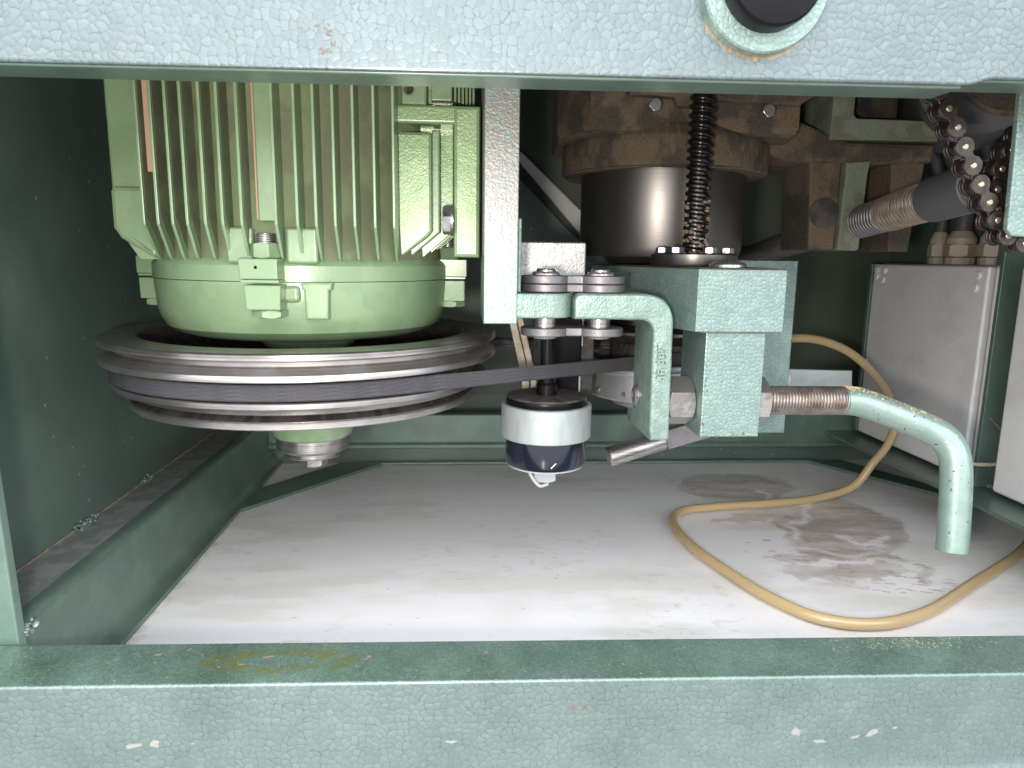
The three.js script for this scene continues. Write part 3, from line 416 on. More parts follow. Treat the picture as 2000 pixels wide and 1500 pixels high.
  part(t, 'bell_boss', slabXY([[X(0.0185), 0.2620], [X(0.0385), 0.2620], [X(0.0375), 0.2572], [X(0.0360), 0.2568], [X(0.0352), 0.2385], [X(0.0212), 0.2385], [X(0.0202), 0.2568], [X(0.0190), 0.2572]], Z(0.085), Z(0.1085), 0.0014), M.motor);
}
// ================================================================== stepped pulley
{
  const t = thing('stepped_pulley', 'large turned-steel stepped V-belt pulley under the motor', 'pulley', [AX, 0.12, AZ]);
  const L = (pts) => turnedPart(pts, AX, AZ, 160);
  part(t, 'upper_rim', L([[0.1205, 0.2205], [0.1213, 0.2216], [0.1448, 0.2216], [0.1460, 0.2206], [0.1460, 0.2174], [0.1450, 0.2166]]), M.turned);
  part(t, 'groove', L([[0.1450, 0.2166], [0.1372, 0.2150], [0.1370, 0.2124]]), M.turned);
  part(t, 'middle_rim', L([[0.1370, 0.2124], [0.1440, 0.2088], [0.1456, 0.2080], [0.1460, 0.2070], [0.1460, 0.2044], [0.1450, 0.2037], [0.1335, 0.2030]]), M.turned);
  part(t, 'belt_groove', L([[0.1335, 0.2030], [0.1300, 0.2000], [0.1300, 0.1940], [0.1335, 0.1903]]), M.groove);
  part(t, 'lower_rim', L([[0.1335, 0.1903], [0.1383, 0.1903], [0.1390, 0.1896], [0.1390, 0.1864], [0.1382, 0.1856], [0.1300, 0.1838], [0.1275, 0.1806]]), M.turned);
  part(t, 'groove', L([[0.1275, 0.1806], [0.1220, 0.1800], [0.1220, 0.1790], [0.1275, 0.1762]]), M.groove);
  part(t, 'bottom_rim', L([[0.1275, 0.1762], [0.1282, 0.1758], [0.1287, 0.1750], [0.1287, 0.1716], [0.1278, 0.1708], [0.09, 0.1708], [0.085, 0.181], [0.03, 0.181]]), M.turned);
  part(t, 'inner_wall', L([[0.1205, 0.2205], [0.1190, 0.2180], [0.1160, 0.190], [0.110, 0.186], [0.03, 0.186]]), M.groove);
  part(t, 'hub', L([[0.034, 0.20], [0.034, 0.185], [0.0345, 0.150], [0.0305, 0.1375], [0.0285, 0.1363], [0.01, 0.1362]]), M.motor, 'green painted hub with chipped edge');
  part(t, 'hub_ring', L([[0.0200, 0.1376], [0.0286, 0.1374], [0.0288, 0.1275], [0.0268, 0.1258], [0.0250, 0.1248], [0.01, 0.1248]]), M.turned);
  part(t, 'washer', L([[0.01, 0.1244], [0.0222, 0.1244], [0.0224, 0.1210], [0.0215, 0.1200], [0.01, 0.1200]]), M.turned);
  part(t, 'shaft_nut', hexNut(V(AX, 0.1112, AZ), V(AX, 0.1198, AZ), 0.0095, 0.004, 0.3), M.rawSteel);
}
const SX = 0.1725, SZ = -0.63;
// ================================================================== drive belt
{
  const r1 = 0.1400, r2 = 0.046, y0 = 0.1913, y1 = 0.2020, dx = SX - AX, dz = SZ - AZ, L = Math.hypot(dx, dz), base = Math.atan2(dz, dx), al = Math.acos((r1 - r2) / L), pts = [];
  const N = 90; for (let i = 0; i <= N; i++) { const a = base + al + (2 * Math.PI - 2 * al) * i / N; pts.push([AX + r1 * Math.cos(a), AZ + r1 * Math.sin(a), Math.cos(a), Math.sin(a)]); }
  for (let i = 0; i <= 30; i++) { const a = base - al + 2 * al * i / 30; pts.push([SX + r2 * Math.cos(a), SZ + r2 * Math.sin(a), Math.cos(a), Math.sin(a)]); }
  pts.push(pts[0]);
  const pos = [], uv = [], idx = [], sec = [[0, y0 + 0.0008], [0, y1 - 0.0008], [-0.0008, y1], [-0.007, y1 - 0.0018], [-0.007, y0 + 0.0018], [-0.0008, y0], [0, y0 + 0.0008]]; let s = 0;
  pts.forEach((p, i) => { if (i) s += Math.hypot(p[0] - pts[i - 1][0], p[1] - pts[i - 1][1]); sec.forEach(([o, y], j) => { pos.push(p[0] + p[2] * o, y, p[1] + p[3] * o); uv.push(s * 12, j < 2 ? (y - y0) * 100 : 0.4 + j * 0.1); }); });
  for (let i = 0; i < pts.length - 1; i++) for (let j = 0; j < 6; j++) { const a = i * 7 + j, b = a + 7; idx.push(a, a + 1, b, b, a + 1, b + 1); }
  let g = new THREE.BufferGeometry(); g.setAttribute('position', new THREE.Float32BufferAttribute(pos, 3)); g.setAttribute('uv', new THREE.Float32BufferAttribute(uv, 2)); g.setIndex(idx); g = creased(g, 0.5);
  const m = new THREE.Mesh(g, M.belt); m.name = 'drive_belt'; m.castShadow = m.receiveShadow = true; m.userData = { label: 'black rubber V-belt running from the large pulley to the spindle', category: 'belt' }; g.translate(0, -0.2, 0.55); m.position.set(0, 0.2, -0.55); scene.add(m);
}
// ================================================================== upright bracket and links
{
  const t = thing('pivot_bracket', 'worn upright steel bracket with a short teal arm, right of the motor', 'bracket', [0.024, 0.237, -0.47]);
  part(t, 'upright_bar', slabXY([[0.0125, 0.50], [0.0345, 0.50], [0.0345, 0.2370], [0.0130, 0.2370]], -0.535, -0.4560, 0.0006), M.worn);
  const arm = new THREE.Shape(); arm.moveTo(0.0340, 0.4576); arm.lineTo(0.050, 0.4576); arm.absarc(0.055, 0.4750, 0.0172, -Math.PI / 2 + 0.1, Math.PI / 2, false); arm.lineTo(0.0340, 0.4920); arm.closePath();
  const ag = slabXY(arm, 0.2405, 0.2565, 0.0012); ag.rotateX(-Math.PI / 2); // shape (x, y) -> (x, z = -y)
  part(t, 'arm', ag, M.tealFine);
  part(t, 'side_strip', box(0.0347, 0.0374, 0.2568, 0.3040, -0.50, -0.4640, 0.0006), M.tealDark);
}
{
  const t = thing('pivot_link', 'dark steel double link plates joining bracket arm and number-marked arm', 'link', [0.074, 0.222, -0.479]);
  const A = [0.0553, 0.479], B = [0.0922, 0.479], r = 0.0165;
  const pea = () => { const s = new THREE.Shape(), k = 0.0107; s.absarc(A[0], A[1], r, 0.62, 2 * Math.PI - 0.62, false); s.quadraticCurveTo((A[0] + B[0]) / 2, A[1] - k + 0.0016, B[0] - r * Math.cos(0.62), B[1] - r * Math.sin(0.62)); s.absarc(B[0], B[1], r, Math.PI + 0.62, Math.PI * 3 - 0.62, false); s.quadraticCurveTo((A[0] + B[0]) / 2, A[1] + k - 0.0016, A[0] + r * Math.cos(0.62), A[1] + r * Math.sin(0.62)); return s; };
  const lay = (y0, y1) => { const g = slabXY(pea(), y0, y1, 0.0007, [], 3); g.rotateX(-Math.PI / 2); return g; };
  part(t, 'link_plate', lay(0.2570, 0.2622), M.darkSteel); part(t, 'link_plate', lay(0.2625, 0.2678), M.darkSteel); part(t, 'link_plate', lay(0.2278, 0.2332), M.darkSteel);
  for (const [x, z] of [A, B]) {
    const p = part(t, 'pin', turnedPart([[0, 0.2722], [0.0058, 0.2722], [0.0064, 0.2714], [0.0064, 0.2700], [0.0055, 0.2698], [0.0055, 0.2262], [0, 0.2262]], x, -z, 32), M.turned);
    part(p, 'retaining_ring', turnedPart([[0.0055, 0.2702], [0.0085, 0.2702], [0.0092, 0.2690], [0.0092, 0.2679], [0.0055, 0.2679]], x, -z, 32), M.rawSteel);
    part(p, 'sleeve', turnedPart([[0.0055, 0.2404], [0.0076, 0.2404], [0.0076, 0.2333], [0.0055, 0.2333]], x, -z, 32), M.turned);
    part(p, 'lower_washer', turnedPart([[0.002, 0.2277], [0.0085, 0.2277], [0.0080, 0.2256], [0.004, 0.2250], [0, 0.2250]], x, -z, 32), M.rawSteel);
  }
}
// ================================================================== cast arm with its casting number
{
  const t = thing('cast_arm', 'teal cast bent arm with raised casting number, hanging from the links', 'arm', [0.11, 0.158, -0.485]);
  const s = new THREE.Shape(); s.moveTo(0.0725, 0.2400); s.lineTo(0.1160, 0.2397); s.quadraticCurveTo(0.1248, 0.2397, 0.1250, 0.2310); s.lineTo(0.1256, 0.1650); s.lineTo(0.1268, 0.1580); s.lineTo(0.1395, 0.1580); s.lineTo(0.1385, 0.2360); s.quadraticCurveTo(0.1380, 0.2560, 0.1185, 0.2568); s.lineTo(0.078, 0.2568); s.quadraticCurveTo(0.0722, 0.2568, 0.0722, 0.2510); s.closePath();
  const hole = new THREE.Path(); hole.absarc(0.1318, 0.1765, 0.0021, 0, Math.PI * 2, true); s.holes.push(hole);
  part(t, 'body', slabXY(s, -0.511, -0.4595, 0.0022, [], 4), M.tealFine);
  const font = await new FontLoader().loadAsync('fonts/droid/droid_sans_bold.typeface.json');
  const tg = new TextGeometry('46 997', { font, size: 0.0066, depth: 0.0016, curveSegments: 5, bevelEnabled: true, bevelThickness: 0.0005, bevelSize: 0.0001, bevelSegments: 1 });
  tg.computeBoundingBox(); const w = tg.boundingBox.max.x; tg.scale(0.0245 / w, 1, 1); tg.rotateZ(Math.PI / 2 + 0.012); tg.translate(0.1350, 0.1990, -0.4595);
  part(t, 'casting_number', tg, M.tealFine);
  const sc = V(0.1252, 0.1825, -0.4965);
  const h = part(t, 'cap_screw', along(lathed([[0.0030, 0.0006], [0.0030, 0.0026], [0.0034, 0.0030], [0.0060, 0.0026], [0.0078, 0.0008], [0.0078, 0]], 32), sc, V(0, 0.1825, -0.4965)), M.rawSteel);
  part(h, 'socket', bar(V(0.1250, 0.1825, -0.4965), V(0.1242, 0.1825, -0.4965), 0.0030), M.oily);
}
// ================================================================== clamp block with screw flange
{
  const t = thing('clamp_block', 'heavy teal painted steel block in two tiers under the lead screw', 'block', [0.18, 0.16, -0.52]);
  part(t, 'upper_block', slabXZ([[0.1520, -0.4560], [0.2108, -0.4560], [0.2108, -0.60], [0.108, -0.60]], 0.2325, 0.2735, 0.0008), M.teal);
  part(t, 'top_face', slabXZ([[0.1524, -0.4566], [0.2104, -0.4566], [0.2104, -0.5995], [0.1086, -0.5995]], 0.2736, 0.2744, 0.0002), M.blackDull, 'bare dark oily top face');
  part(t, 'lower_block', slabXY([[0.1612, 0.2320], [0.2022, 0.2320], [0.2020, 0.1602], [0.1612, 0.1602]], -0.512, -0.4610, 0.0008), M.teal);
  part(t, 'primer_patch', slabXZ([[0.158, -0.4615], [0.201, -0.4598], [0.201, -0.511], [0.150, -0.511]], 0.2316, 0.2324, 0.0001), M.dustBrown);
  const fleck = []; for (let i = 0; i < 26; i++) { const q = new THREE.CylinderGeometry(0.0003 + rnd() * 0.0005, 0.0004, 0.0002, 6); q.rotateX(Math.PI / 2); q.scale(1, 0.6 + rnd() * 1.4, 1); const e = i < 14; q.translate(e ? 0.1623 + rnd() * rnd() * 0.003 : 0.1630 + rnd() * 0.038, e ? 0.163 + rnd() * 0.062 : 0.1606 + rnd() * rnd() * 0.003, -0.46095); fleck.push(q); }
  part(t, 'paint_chip', fleck, M.darkSteel, 'small dark chips along the block edges');
  const w = part(t, 'washer', turnedPart([[0.0, 0.2790], [0.0060, 0.2790], [0.0100, 0.2780], [0.0125, 0.2762], [0.0128, 0.2745], [0, 0.2745]], 0.1815, -0.484, 48), M.zinc);
}
{
  const cx = 0.1722, cz = -0.530;
  const t = thing('lead_screw', 'black oily vertical lead screw rising from a round bolted flange', 'screw', [cx, 0.2745, cz]);
  part(t, 'flange', turnedPart([[0.0, 0.2838], [0.0300, 0.2838], [0.0315, 0.2828], [0.0315, 0.2756], [0.0310, 0.2746], [0, 0.2746]], cx, cz, 96), M.quill);
  for (let i = 0; i < 6; i++) { const a = 0.35 + i * Math.PI / 3, x = cx + 0.0235 * Math.cos(a), z = cz + 0.0235 * Math.sin(a); part(t, 'flange_bolt', hexNut(V(x, 0.2838, z), V(x, 0.2880, z), 0.0043, 0, i), M.zinc); }
  // square thread
  const L = 0.16, pitch = 0.0061, y0 = 0.283, seg = 48, per = 14, rows = Math.round(L / pitch * per), pos = [], idx = [];
  for (let j = 0; j <= rows; j++) for (let i = 0; i <= seg; i++) { const t2 = i / seg, y = j / rows * L, ph = mod(y / pitch - t2, 1), k = sstep(0.40, 0.50, ph) * (1 - sstep(0.90, 1.0, ph)), r = 0.0074 + 0.0021 * k; pos.push(Math.cos(t2 * 6.28318) * r + cx, y0 + y, Math.sin(t2 * 6.28318) * r + cz); }
  for (let j = 0; j < rows; j++) for (let i = 0; i < seg; i++) { const p = j * (seg + 1) + i, q = p + seg + 1; idx.push(p, q, p + 1, p + 1, q, q + 1); }
  const g = new THREE.BufferGeometry(); g.setAttribute('position', new THREE.Float32BufferAttribute(pos, 3)); g.setIndex(idx); g.computeVertexNormals();
  part(t, 'thread', g, M.oily);
  const gs = []; for (let i = 0; i < 170; i++) { const a = rnd() * 6.28, y = 0.284 + rnd() * rnd() * 0.05, r = y < 0.289 ? 0.009 + rnd() * 0.010 : 0.0080 + rnd() * 0.0008, s = new THREE.IcosahedronGeometry(0.0009 + rnd() * 0.0012, 0); s.scale(1, 0.7, 1); s.translate(cx + r * Math.cos(a), y < 0.289 ? 0.284 : y, cz + r * Math.sin(a)); gs.push(s); }
  part(t, 'packed_sawdust', gs, M.dustBrown).userData.kind = 'stuff';
}
// ================================================================== clamping lever through the block
{
  const z = -0.4865, y = 0.1808;
  const t = thing('clamp_lever', 'teal bent lever bar with threaded steel end screwed through the block', 'lever', [0.25, 0.08, -0.48]);
  part(t, 'threaded_end', threadRod(V(0.2, y, z), V(0.2745, y - 0.0004, z), 0.0104, 0.0009, 0.0023, 48), M.rustySteel);
  part(t, 'threaded_end', threadRod(V(0.1385, y, z), V(0.1625, y, z), 0.0100, 0.0008, 0.0023, 48), M.turned);
  part(t, 'lock_nut', hexNut(V(0.1420, y, z), V(0.1608, y, z), 0.0150, 0.008, 0.50), M.rawSteel);
  part(t, 'lock_nut', hexNut(V(0.2025, y, z), V(0.2150, y, z), 0.0150, 0.008, 0.50), M.rawSteel);
  const P = [[0.2735, 0.1805, z], [0.2850, 0.1795, -0.4855], [0.3020, 0.1742, -0.482], [0.3200, 0.1675, -0.477], [0.3330, 0.1622, -0.4715], [0.3405, 0.1570, -0.467], [0.3448, 0.1490, -0.463], [0.3462, 0.1390, -0.460], [0.3460, 0.1200, -0.4565], [0.3450, 0.0990, -0.453], [0.3440, 0.0800, -0.450]];
  part(t, 'bent_bar', [pipe(P, 0.0103, 160, 32), bar(V(0.34404, 0.0812, -0.4502), V(0.34396, 0.0788, -0.4498), 0.0103, 0.0012)], M.tealSmooth);
  const gs = []; const crv = new THREE.CatmullRomCurve3(P.map((p) => V(...p)), false, 'centripetal'); for (let i = 0; i < 420; i++) { const u = 0.005 + rnd() * 0.5, p = crv.getPointAt(u), a = (rnd() + rnd() + rnd() - 1.5) * 0.85; const s = new THREE.TetrahedronGeometry(0.0004 + rnd() * 0.0006); s.rotateX(rnd() * 3); s.translate(p.x, p.y + 0.0104 * Math.cos(a), p.z + 0.0104 * Math.sin(a)); gs.push(s); }
  const ck = []; for (let i = 0; i < 34; i++) { const u = 0.1 + rnd() * 0.88, p = crv.getPointAt(u), tg = crv.getTangentAt(u), side = V(0, 0, 1).cross(tg).normalize(), out = tg.clone().cross(side).normalize(), a = (rnd() - 0.5) * 2.2, n = out.multiplyScalar(Math.cos(a) * (out.z < 0 ? -1 : 1)).add(side.multiplyScalar(Math.sin(a))).normalize(), q = new THREE.BoxGeometry(0.0003 + rnd() * 0.0005, 0.0003 + rnd() * rnd() * 0.003, 0.0002); q.rotateZ(rnd() * 3); q.applyQuaternion(new THREE.Quaternion().setFromUnitVectors(V(0, 0, 1), n)); q.translate(p.x + n.x * 0.01028, p.y + n.y * 0.01028, p.z + n.z * 0.01028); ck.push(q); }
  part(t, 'paint_chip', ck, M.blackDull, 'small dark scratches through the paint');
  const d = part(t, 'sawdust', gs, M.wood); d.userData.kind = 'stuff';
}
// ================================================================== locking bar (wrench) below the block
{
  const a = V(0.1185, 0.1188, -0.556), b = V(0.1660, 0.1325, -0.560), c = V(0.166, 0.1325, -0.56), e = V(0.214, 0.1445, -0.566), dir = b.clone().sub(a).normalize();
  const t = thing('locking_bar', 'short bare steel locking bar slanting below the cast arm', 'bar', [0.165, 0.112, -0.56]);
  part(t, 'round_bar', bar(a, b, 0.0082, 0.0012), M.turned);
  const g = box(-0.008, 0.008, 0, 0.052, -0.005, 0.005, 0.0006); part(t, 'flat_end', along(g, c, e), M.darkSteel);
}
// ================================================================== lubricator pot
{
  const cx = 0.0625, cz = -0.52, L = (pts) => turnedPart(pts, cx, cz, 96);
  const t = thing('lubricator_pot', 'black cylindrical pot with silver band and black stem, hanging over the floor', 'canister', [cx, 0.096, cz]);
  part(t, 'band', L([[0.0305, 0.1722], [0.0332, 0.1722], [0.0338, 0.1716], [0.0338, 0.1478], [0.0332, 0.1472], [0.030, 0.1472]]), M.alu);
  part(t, 'body', L([[0.0303, 0.1474], [0.0304, 0.1285], [0.0300, 0.1268], [0.0285, 0.1262]]), M.navy);
  part(t, 'bottom_disc', L([[0.0, 0.1235], [0.024, 0.1238], [0.0285, 0.1250], [0.0290, 0.1262], [0, 0.1264]]), M.natural);
  const cap = part(t, 'cap', L([[0.0298, 0.1716], [0.0298, 0.1772], [0.0290, 0.1782], [0.0, 0.1788]]), M.blackDull);
  part(cap, 'cap_edge', L([[0.0299, 0.1724], [0.0301, 0.1728], [0.0301, 0.1764], [0.0297, 0.1772]]), M.black);
  part(t, 'stem', L([[0, 0.232], [0.0062, 0.232], [0.0062, 0.188], [0.0075, 0.186], [0.0078, 0.1786], [0, 0.1786]]), M.black);
  part(t, 'stem_clip', slabXY([[cx - 0.0105, 0.222], [cx - 0.004, 0.222], [cx - 0.004, 0.200], [cx - 0.008, 0.200], [cx - 0.0112, 0.203], [cx - 0.0112, 0.2135], [cx - 0.009, 0.2150], [cx - 0.009, 0.218], [cx - 0.0105, 0.2190]], cz - 0.003, cz + 0.003, 0.0005), M.black);
  part(t, 'drain_plug', hexNut(V(cx, 0.1118, cz), V(cx, 0.1236, cz), 0.0080, 0, 0.1), M.natural);
  part(t, 'plug_strap', pipe([[cx - 0.014, 0.1236, cz + 0.004], [cx - 0.010, 0.1150, cz + 0.006], [cx - 0.0045, 0.1092, cz + 0.007], [cx + 0.002, 0.1096, cz + 0.004]], 0.0013, 24, 8), M.natural);
  part(t, 'scratch_mark', [[0.0025, 0.1316, 0.0302]].map(([x, yy, zz], i) => { const g = box(-0.0026, 0.0026, -0.0004, 0.0004, -0.0003, 0.0003, 0.0002); g.rotateZ(0.8); g.translate(cx + x, yy, cz + zz); return g; }), M.chip);
}
// ================================================================== switch box and flat cables behind
{
  const t = thing('limit_switch', 'black box-shaped switch behind the lubricator stem', 'switch', [0.09, 0.165, -0.585]);
  part(t, 'case', box(0.0740, 0.0960, 0.160, 0.232, -0.60, -0.570, 0.0012), M.black);
  part(t, 'side_cover', box(0.0965, 0.1075, 0.166, 0.226, -0.598, -0.575, 0.0012), M.blackDull);
  part(t, 'edge_strip', [box(0.0728, 0.0736, 0.166, 0.196, -0.571, -0.568, 0.0003), box(0.0945, 0.0960, 0.160, 0.184, -0.5695, -0.5685, 0.0003), box(0.0960, 0.0970, 0.2085, 0.232, -0.5695, -0.5685, 0.0003)], M.alu);
  for (const [x, o, lab] of [[0.0375, 0, 'wider left strip of flat beige cable crossing behind the belt'], [0.0445, 1, 'narrow right strip of flat beige cable crossing behind the belt']]) {
    const g = slabXY([[x - 0.001, 0.240], [x + 0.0050 - o * 0.0008, 0.240], [x + 0.0215 - o * 0.001, 0.174], [x + 0.0215 - o * 0.001, 0.160], [x + 0.0155 + o * 0.0005, 0.160], [x + 0.0150 + o * 0.0005, 0.172]], -0.627 + o * 0.004, -0.6235 + o * 0.004, 0.0008);
    solo('flat_cable', lab, 'cable', g, M.beige);
  }
  const b = thing('rear_bolt', 'small pale round-headed bolt beside the beige cables above the pot', 'bolt', [0.0620, 0.1615, -0.59]);
  part(b, 'head', bar(V(0.0618, 0.1640, -0.592), V(0.0606, 0.1640, -0.586), 0.0052, 0.0014), M.pinSteel); part(b, 'washer', bar(V(0.0618, 0.1640, -0.593), V(0.0618, 0.1640, -0.5922), 0.0068, 0.0002), M.rawSteel);
}
solo('steel_block', 'pale bare metal block behind the link plates', 'block', box(0.0400, 0.0905, 0.262, 0.2906, -0.575, -0.529, 0.0012), M.mill);
// ================================================================== spindle head
{
  const t = thing('spindle_housing', 'dusty brown cast spindle head with dark turned steel quill', 'spindle', [SX, 0.15, SZ]);
  const L = (pts) => turnedPart(pts, SX, SZ, 128);
  part(t, 'quill', L([[0.0, 0.2735], [0.045, 0.2735], [0.060, 0.2755], [0.0675, 0.2810], [0.0698, 0.288], [0.0698, 0.3500], [0.05, 0.3500]]), M.quill);
  part(t, 'lower_flange', lumpy(L([[0.0698, 0.3490], [0.0845, 0.3480], [0.0866, 0.3495], [0.0872, 0.3530], [0.0870, 0.3580], [0.0872, 0.3640], [0.0868, 0.3700], [0.0850, 0.3735], [0.0815, 0.3765], [0.0790, 0.3800], [0.074, 0.3820]]), 0.0016, 60), M.rust);
  part(t, 'body', [slabXZ([[0.095, -0.555], [0.255, -0.552], [0.27, -0.60], [0.265, -0.71], [0.085, -0.71], [0.076, -0.60]], 0.3730, 0.50, 0.006)], M.rust);
  part(t, 'cover_rib', slabXY([[0.121, 0.398], [0.155, 0.3965], [0.158, 0.3905], [0.176, 0.3905], [0.178, 0.396], [0.250, 0.3935], [0.262, 0.401], [0.262, 0.45], [0.121, 0.45]], -0.5520, -0.5420, 0.0015), M.rust);
  for (const [x, y] of [[0.1400, 0.3905], [0.2255, 0.3885]]) part(t, 'cover_bolt', hexNut(V(x, y, -0.546), V(x, y, -0.538), 0.0042, 0, 0.3), M.zinc);
  part(t, 'bridge', [slabXY([[0.23, 0.374], [0.25, 0.366], [0.27, 0.3612], [0.29, 0.3600], [0.335, 0.360], [0.395, 0.3625], [0.395, 0.377], [0.32, 0.3775], [0.23, 0.41]], -0.68, -0.597, 0.004)], M.rust);
  // fork of the bridge
  part(t, 'fork_cheek', slabXY([[0.2890, 0.367], [0.3175, 0.367], [0.3170, 0.2890], [0.2940, 0.2890]], -0.655, -0.600, 0.0020), M.rust, 'brown dusty left cheek of the fork');
  part(t, 'fork_edge', slabXY([[0.3195, 0.3610], [0.3400, 0.3625], [0.3385, 0.3500], [0.3370, 0.2905], [0.3350, 0.2885], [0.3180, 0.2885]], -0.652, -0.5960, 0.0015), M.rustGreen);
  part(t, 'fork_cheek', slabXY([[0.3640, 0.366], [0.3940, 0.366], [0.3870, 0.2885], [0.3690, 0.2885]], -0.66, -0.606, 0.0015), M.rust);
  part(t, 'cheek_hole_disc', bar(V(0.3050, 0.3195, -0.600), V(0.3050, 0.3195, -0.5985), 0.0125, 0.0003), M.blackDull);  // solid dark disc on the cheek, its colour standing for the shaded hole
  const u = part(t, 'hanger_frame', [slabXY([[0.3020, 0.3785], [0.395, 0.3790], [0.395, 0.3950], [0.3235, 0.3955], [0.3205, 0.3985], [0.3205, 0.46], [0.3020, 0.46]], -0.66, -0.5940, 0.0010)], M.rustGreen);
  part(t, 'hanger_plate', box(0.322, 0.385, 0.396, 0.45, -0.66, -0.640, 0.001), M.blackDull);
}
{
  const t = thing('spindle_pulley', 'small bright turned spindle pulley behind the cast arm', 'pulley', [SX, 0.14, SZ]);
  const L = (pts) => turnedPart(pts, SX, SZ, 96);
  part(t, 'upper_steps', L([[0.030, 0.272], [0.030, 0.252], [0.050, 0.251], [0.052, 0.248], [0.052, 0.245], [0.042, 0.241], [0.042, 0.238], [0.053, 0.234], [0.053, 0.231], [0.043, 0.227], [0.043, 0.223], [0.056, 0.218], [0.056, 0.2155]]), M.quill);
  part(t, 'belt_groove', L([[0.056, 0.2155], [0.0395, 0.206], [0.0395, 0.189], [0.056, 0.1870]]), M.groove);
  part(t, 'lower_rim', L([[0.054, 0.1912], [0.0575, 0.1910], [0.0580, 0.1902], [0.0580, 0.1885], [0.0560, 0.1878], [0.056, 0.1870], [0.0605, 0.1866], [0.0610, 0.1860], [0.0610, 0.1826], [0.0600, 0.1816]]), M.bright);
  part(t, 'drum', L([[0.0600, 0.1816], [0.0575, 0.1814], [0.0575, 0.1600], [0.0560, 0.1585], [0.036, 0.1580], [0.036, 0.150], [0.022, 0.149], [0.020, 0.132], [0, 0.132]]), M.bright);
  for (let i = 0; i < 12; i++) { const a = i * Math.PI / 6 + 0.15, c = Math.cos(a), s = Math.sin(a); part(t, 'drum_rivet', bar(V(SX + 0.0572 * c, 0.1655, SZ + 0.0572 * s), V(SX + 0.0588 * c, 0.1655, SZ + 0.0588 * s), 0.0022, 0.0005), M.pinSteel); }
}
// ================================================================== tilting shaft
{
  const P = V(0.3126, 0.3278, -0.4115), Q = V(0.366, 0.297, -0.80), at = (s) => P.clone().lerp(Q, s), far = P.clone().lerp(Q, 1.45);
  const t = thing('tilt_shaft', 'thick threaded shaft with dark sleeve slanting back through the fork', 'shaft', [0.334, 0.29, -0.60]);
  part(t, 'sleeve', bar(at(0.035), at(0.178), 0.0156, 0.001), M.greyCable);
  const th = part(t, 'thread', threadRod(at(0.178), far, 0.0138, 0.0026, 0.0054, 48), M.darkSteel);
  part(t, 'dust_coat', threadRod(at(0.180), at(0.352), 0.0141, 0.0022, 0.0054, 48), M.dustBrown, 'stretch of thread coated in pale dust');
  part(t, 'sleeve_pin', bar(at(0.14).add(V(-0.004, 0.004, 0.0148)), at(0.14).add(V(-0.004, 0.004, 0.0172)), 0.0055), M.oily);
}
// ================================================================== roller chain
{
  const t = thing('roller_chain', 'oily dark roller chain hanging in two strands at the right edge', 'chain', [0.32, 0.29, -0.43]);
  const pea = (L, r) => { const s = new THREE.Shape(), c = 0.55; s.absarc(0, 0, r, c, 2 * Math.PI - c, false); s.quadraticCurveTo(L / 2, -r * 0.42, L - r * Math.cos(c), -r * Math.sin(c)); s.absarc(L, 0, r, Math.PI + c, 3 * Math.PI - c, false); s.quadraticCurveTo(L / 2, r * 0.42, r * Math.cos(c), r * Math.sin(c)); return s; };
  const run = (pts, zc) => {
    const crv = new THREE.CatmullRomCurve3(pts.map(([x, y]) => V(x, y, zc)), false, 'centripetal'), len = crv.getLength(), n = Math.floor(len / 0.0118), p = [];
    for (let i = 0; i <= n; i++) p.push(crv.getPointAt(i * 0.0118 / len));
    for (let i = 0; i < n; i++) {
      const a = p[i], b = p[i + 1], L = a.distanceTo(b), ang = Math.atan2(b.y - a.y, b.x - a.x), o = i % 2 ? 0.0052 : 0.0034;
      const gs = [o, -o].map((z) => { const g = new THREE.ExtrudeGeometry(pea(L, i % 2 ? 0.0056 : 0.0052), { depth: 0.0009, bevelEnabled: true, bevelSize: 0.0003, bevelThickness: 0.0003, bevelOffset: -0.0003, bevelSegments: 1, curveSegments: 10 }); g.translate(0, 0, -0.00045); g.rotateZ(ang); g.translate(a.x, a.y, a.z + z); return creased(g, 0.5); });
      const lk = part(t, 'link_plate', gs, M.chain);
      part(lk, 'roller', bar(V(a.x, a.y, a.z - 0.0027), V(a.x, a.y, a.z + 0.0027), 0.0039), M.chain);
      part(lk, 'pin', bar(V(a.x, a.y, a.z - 0.0066), V(a.x, a.y, a.z + 0.0066), 0.0018, 0.0005), M.pinSteel);
    }
  };
  run([[0.2539, 0.3958], [0.2604, 0.3819], [0.2652, 0.3704], [0.2735, 0.3592], [0.2791, 0.3485], [0.2855, 0.3384], [0.2915, 0.3279], [0.2978, 0.3179], [0.3044, 0.3084], [0.3105, 0.2985], [0.3197, 0.2928], [0.3318, 0.2907], [0.3448, 0.2902]], -0.405);
  run([[0.3448, 0.3653], [0.3281, 0.3578], [0.3170, 0.3439], [0.3119, 0.3300], [0.3123, 0.3161], [0.3170, 0.3032], [0.3262, 0.2953]], -0.4145);
}
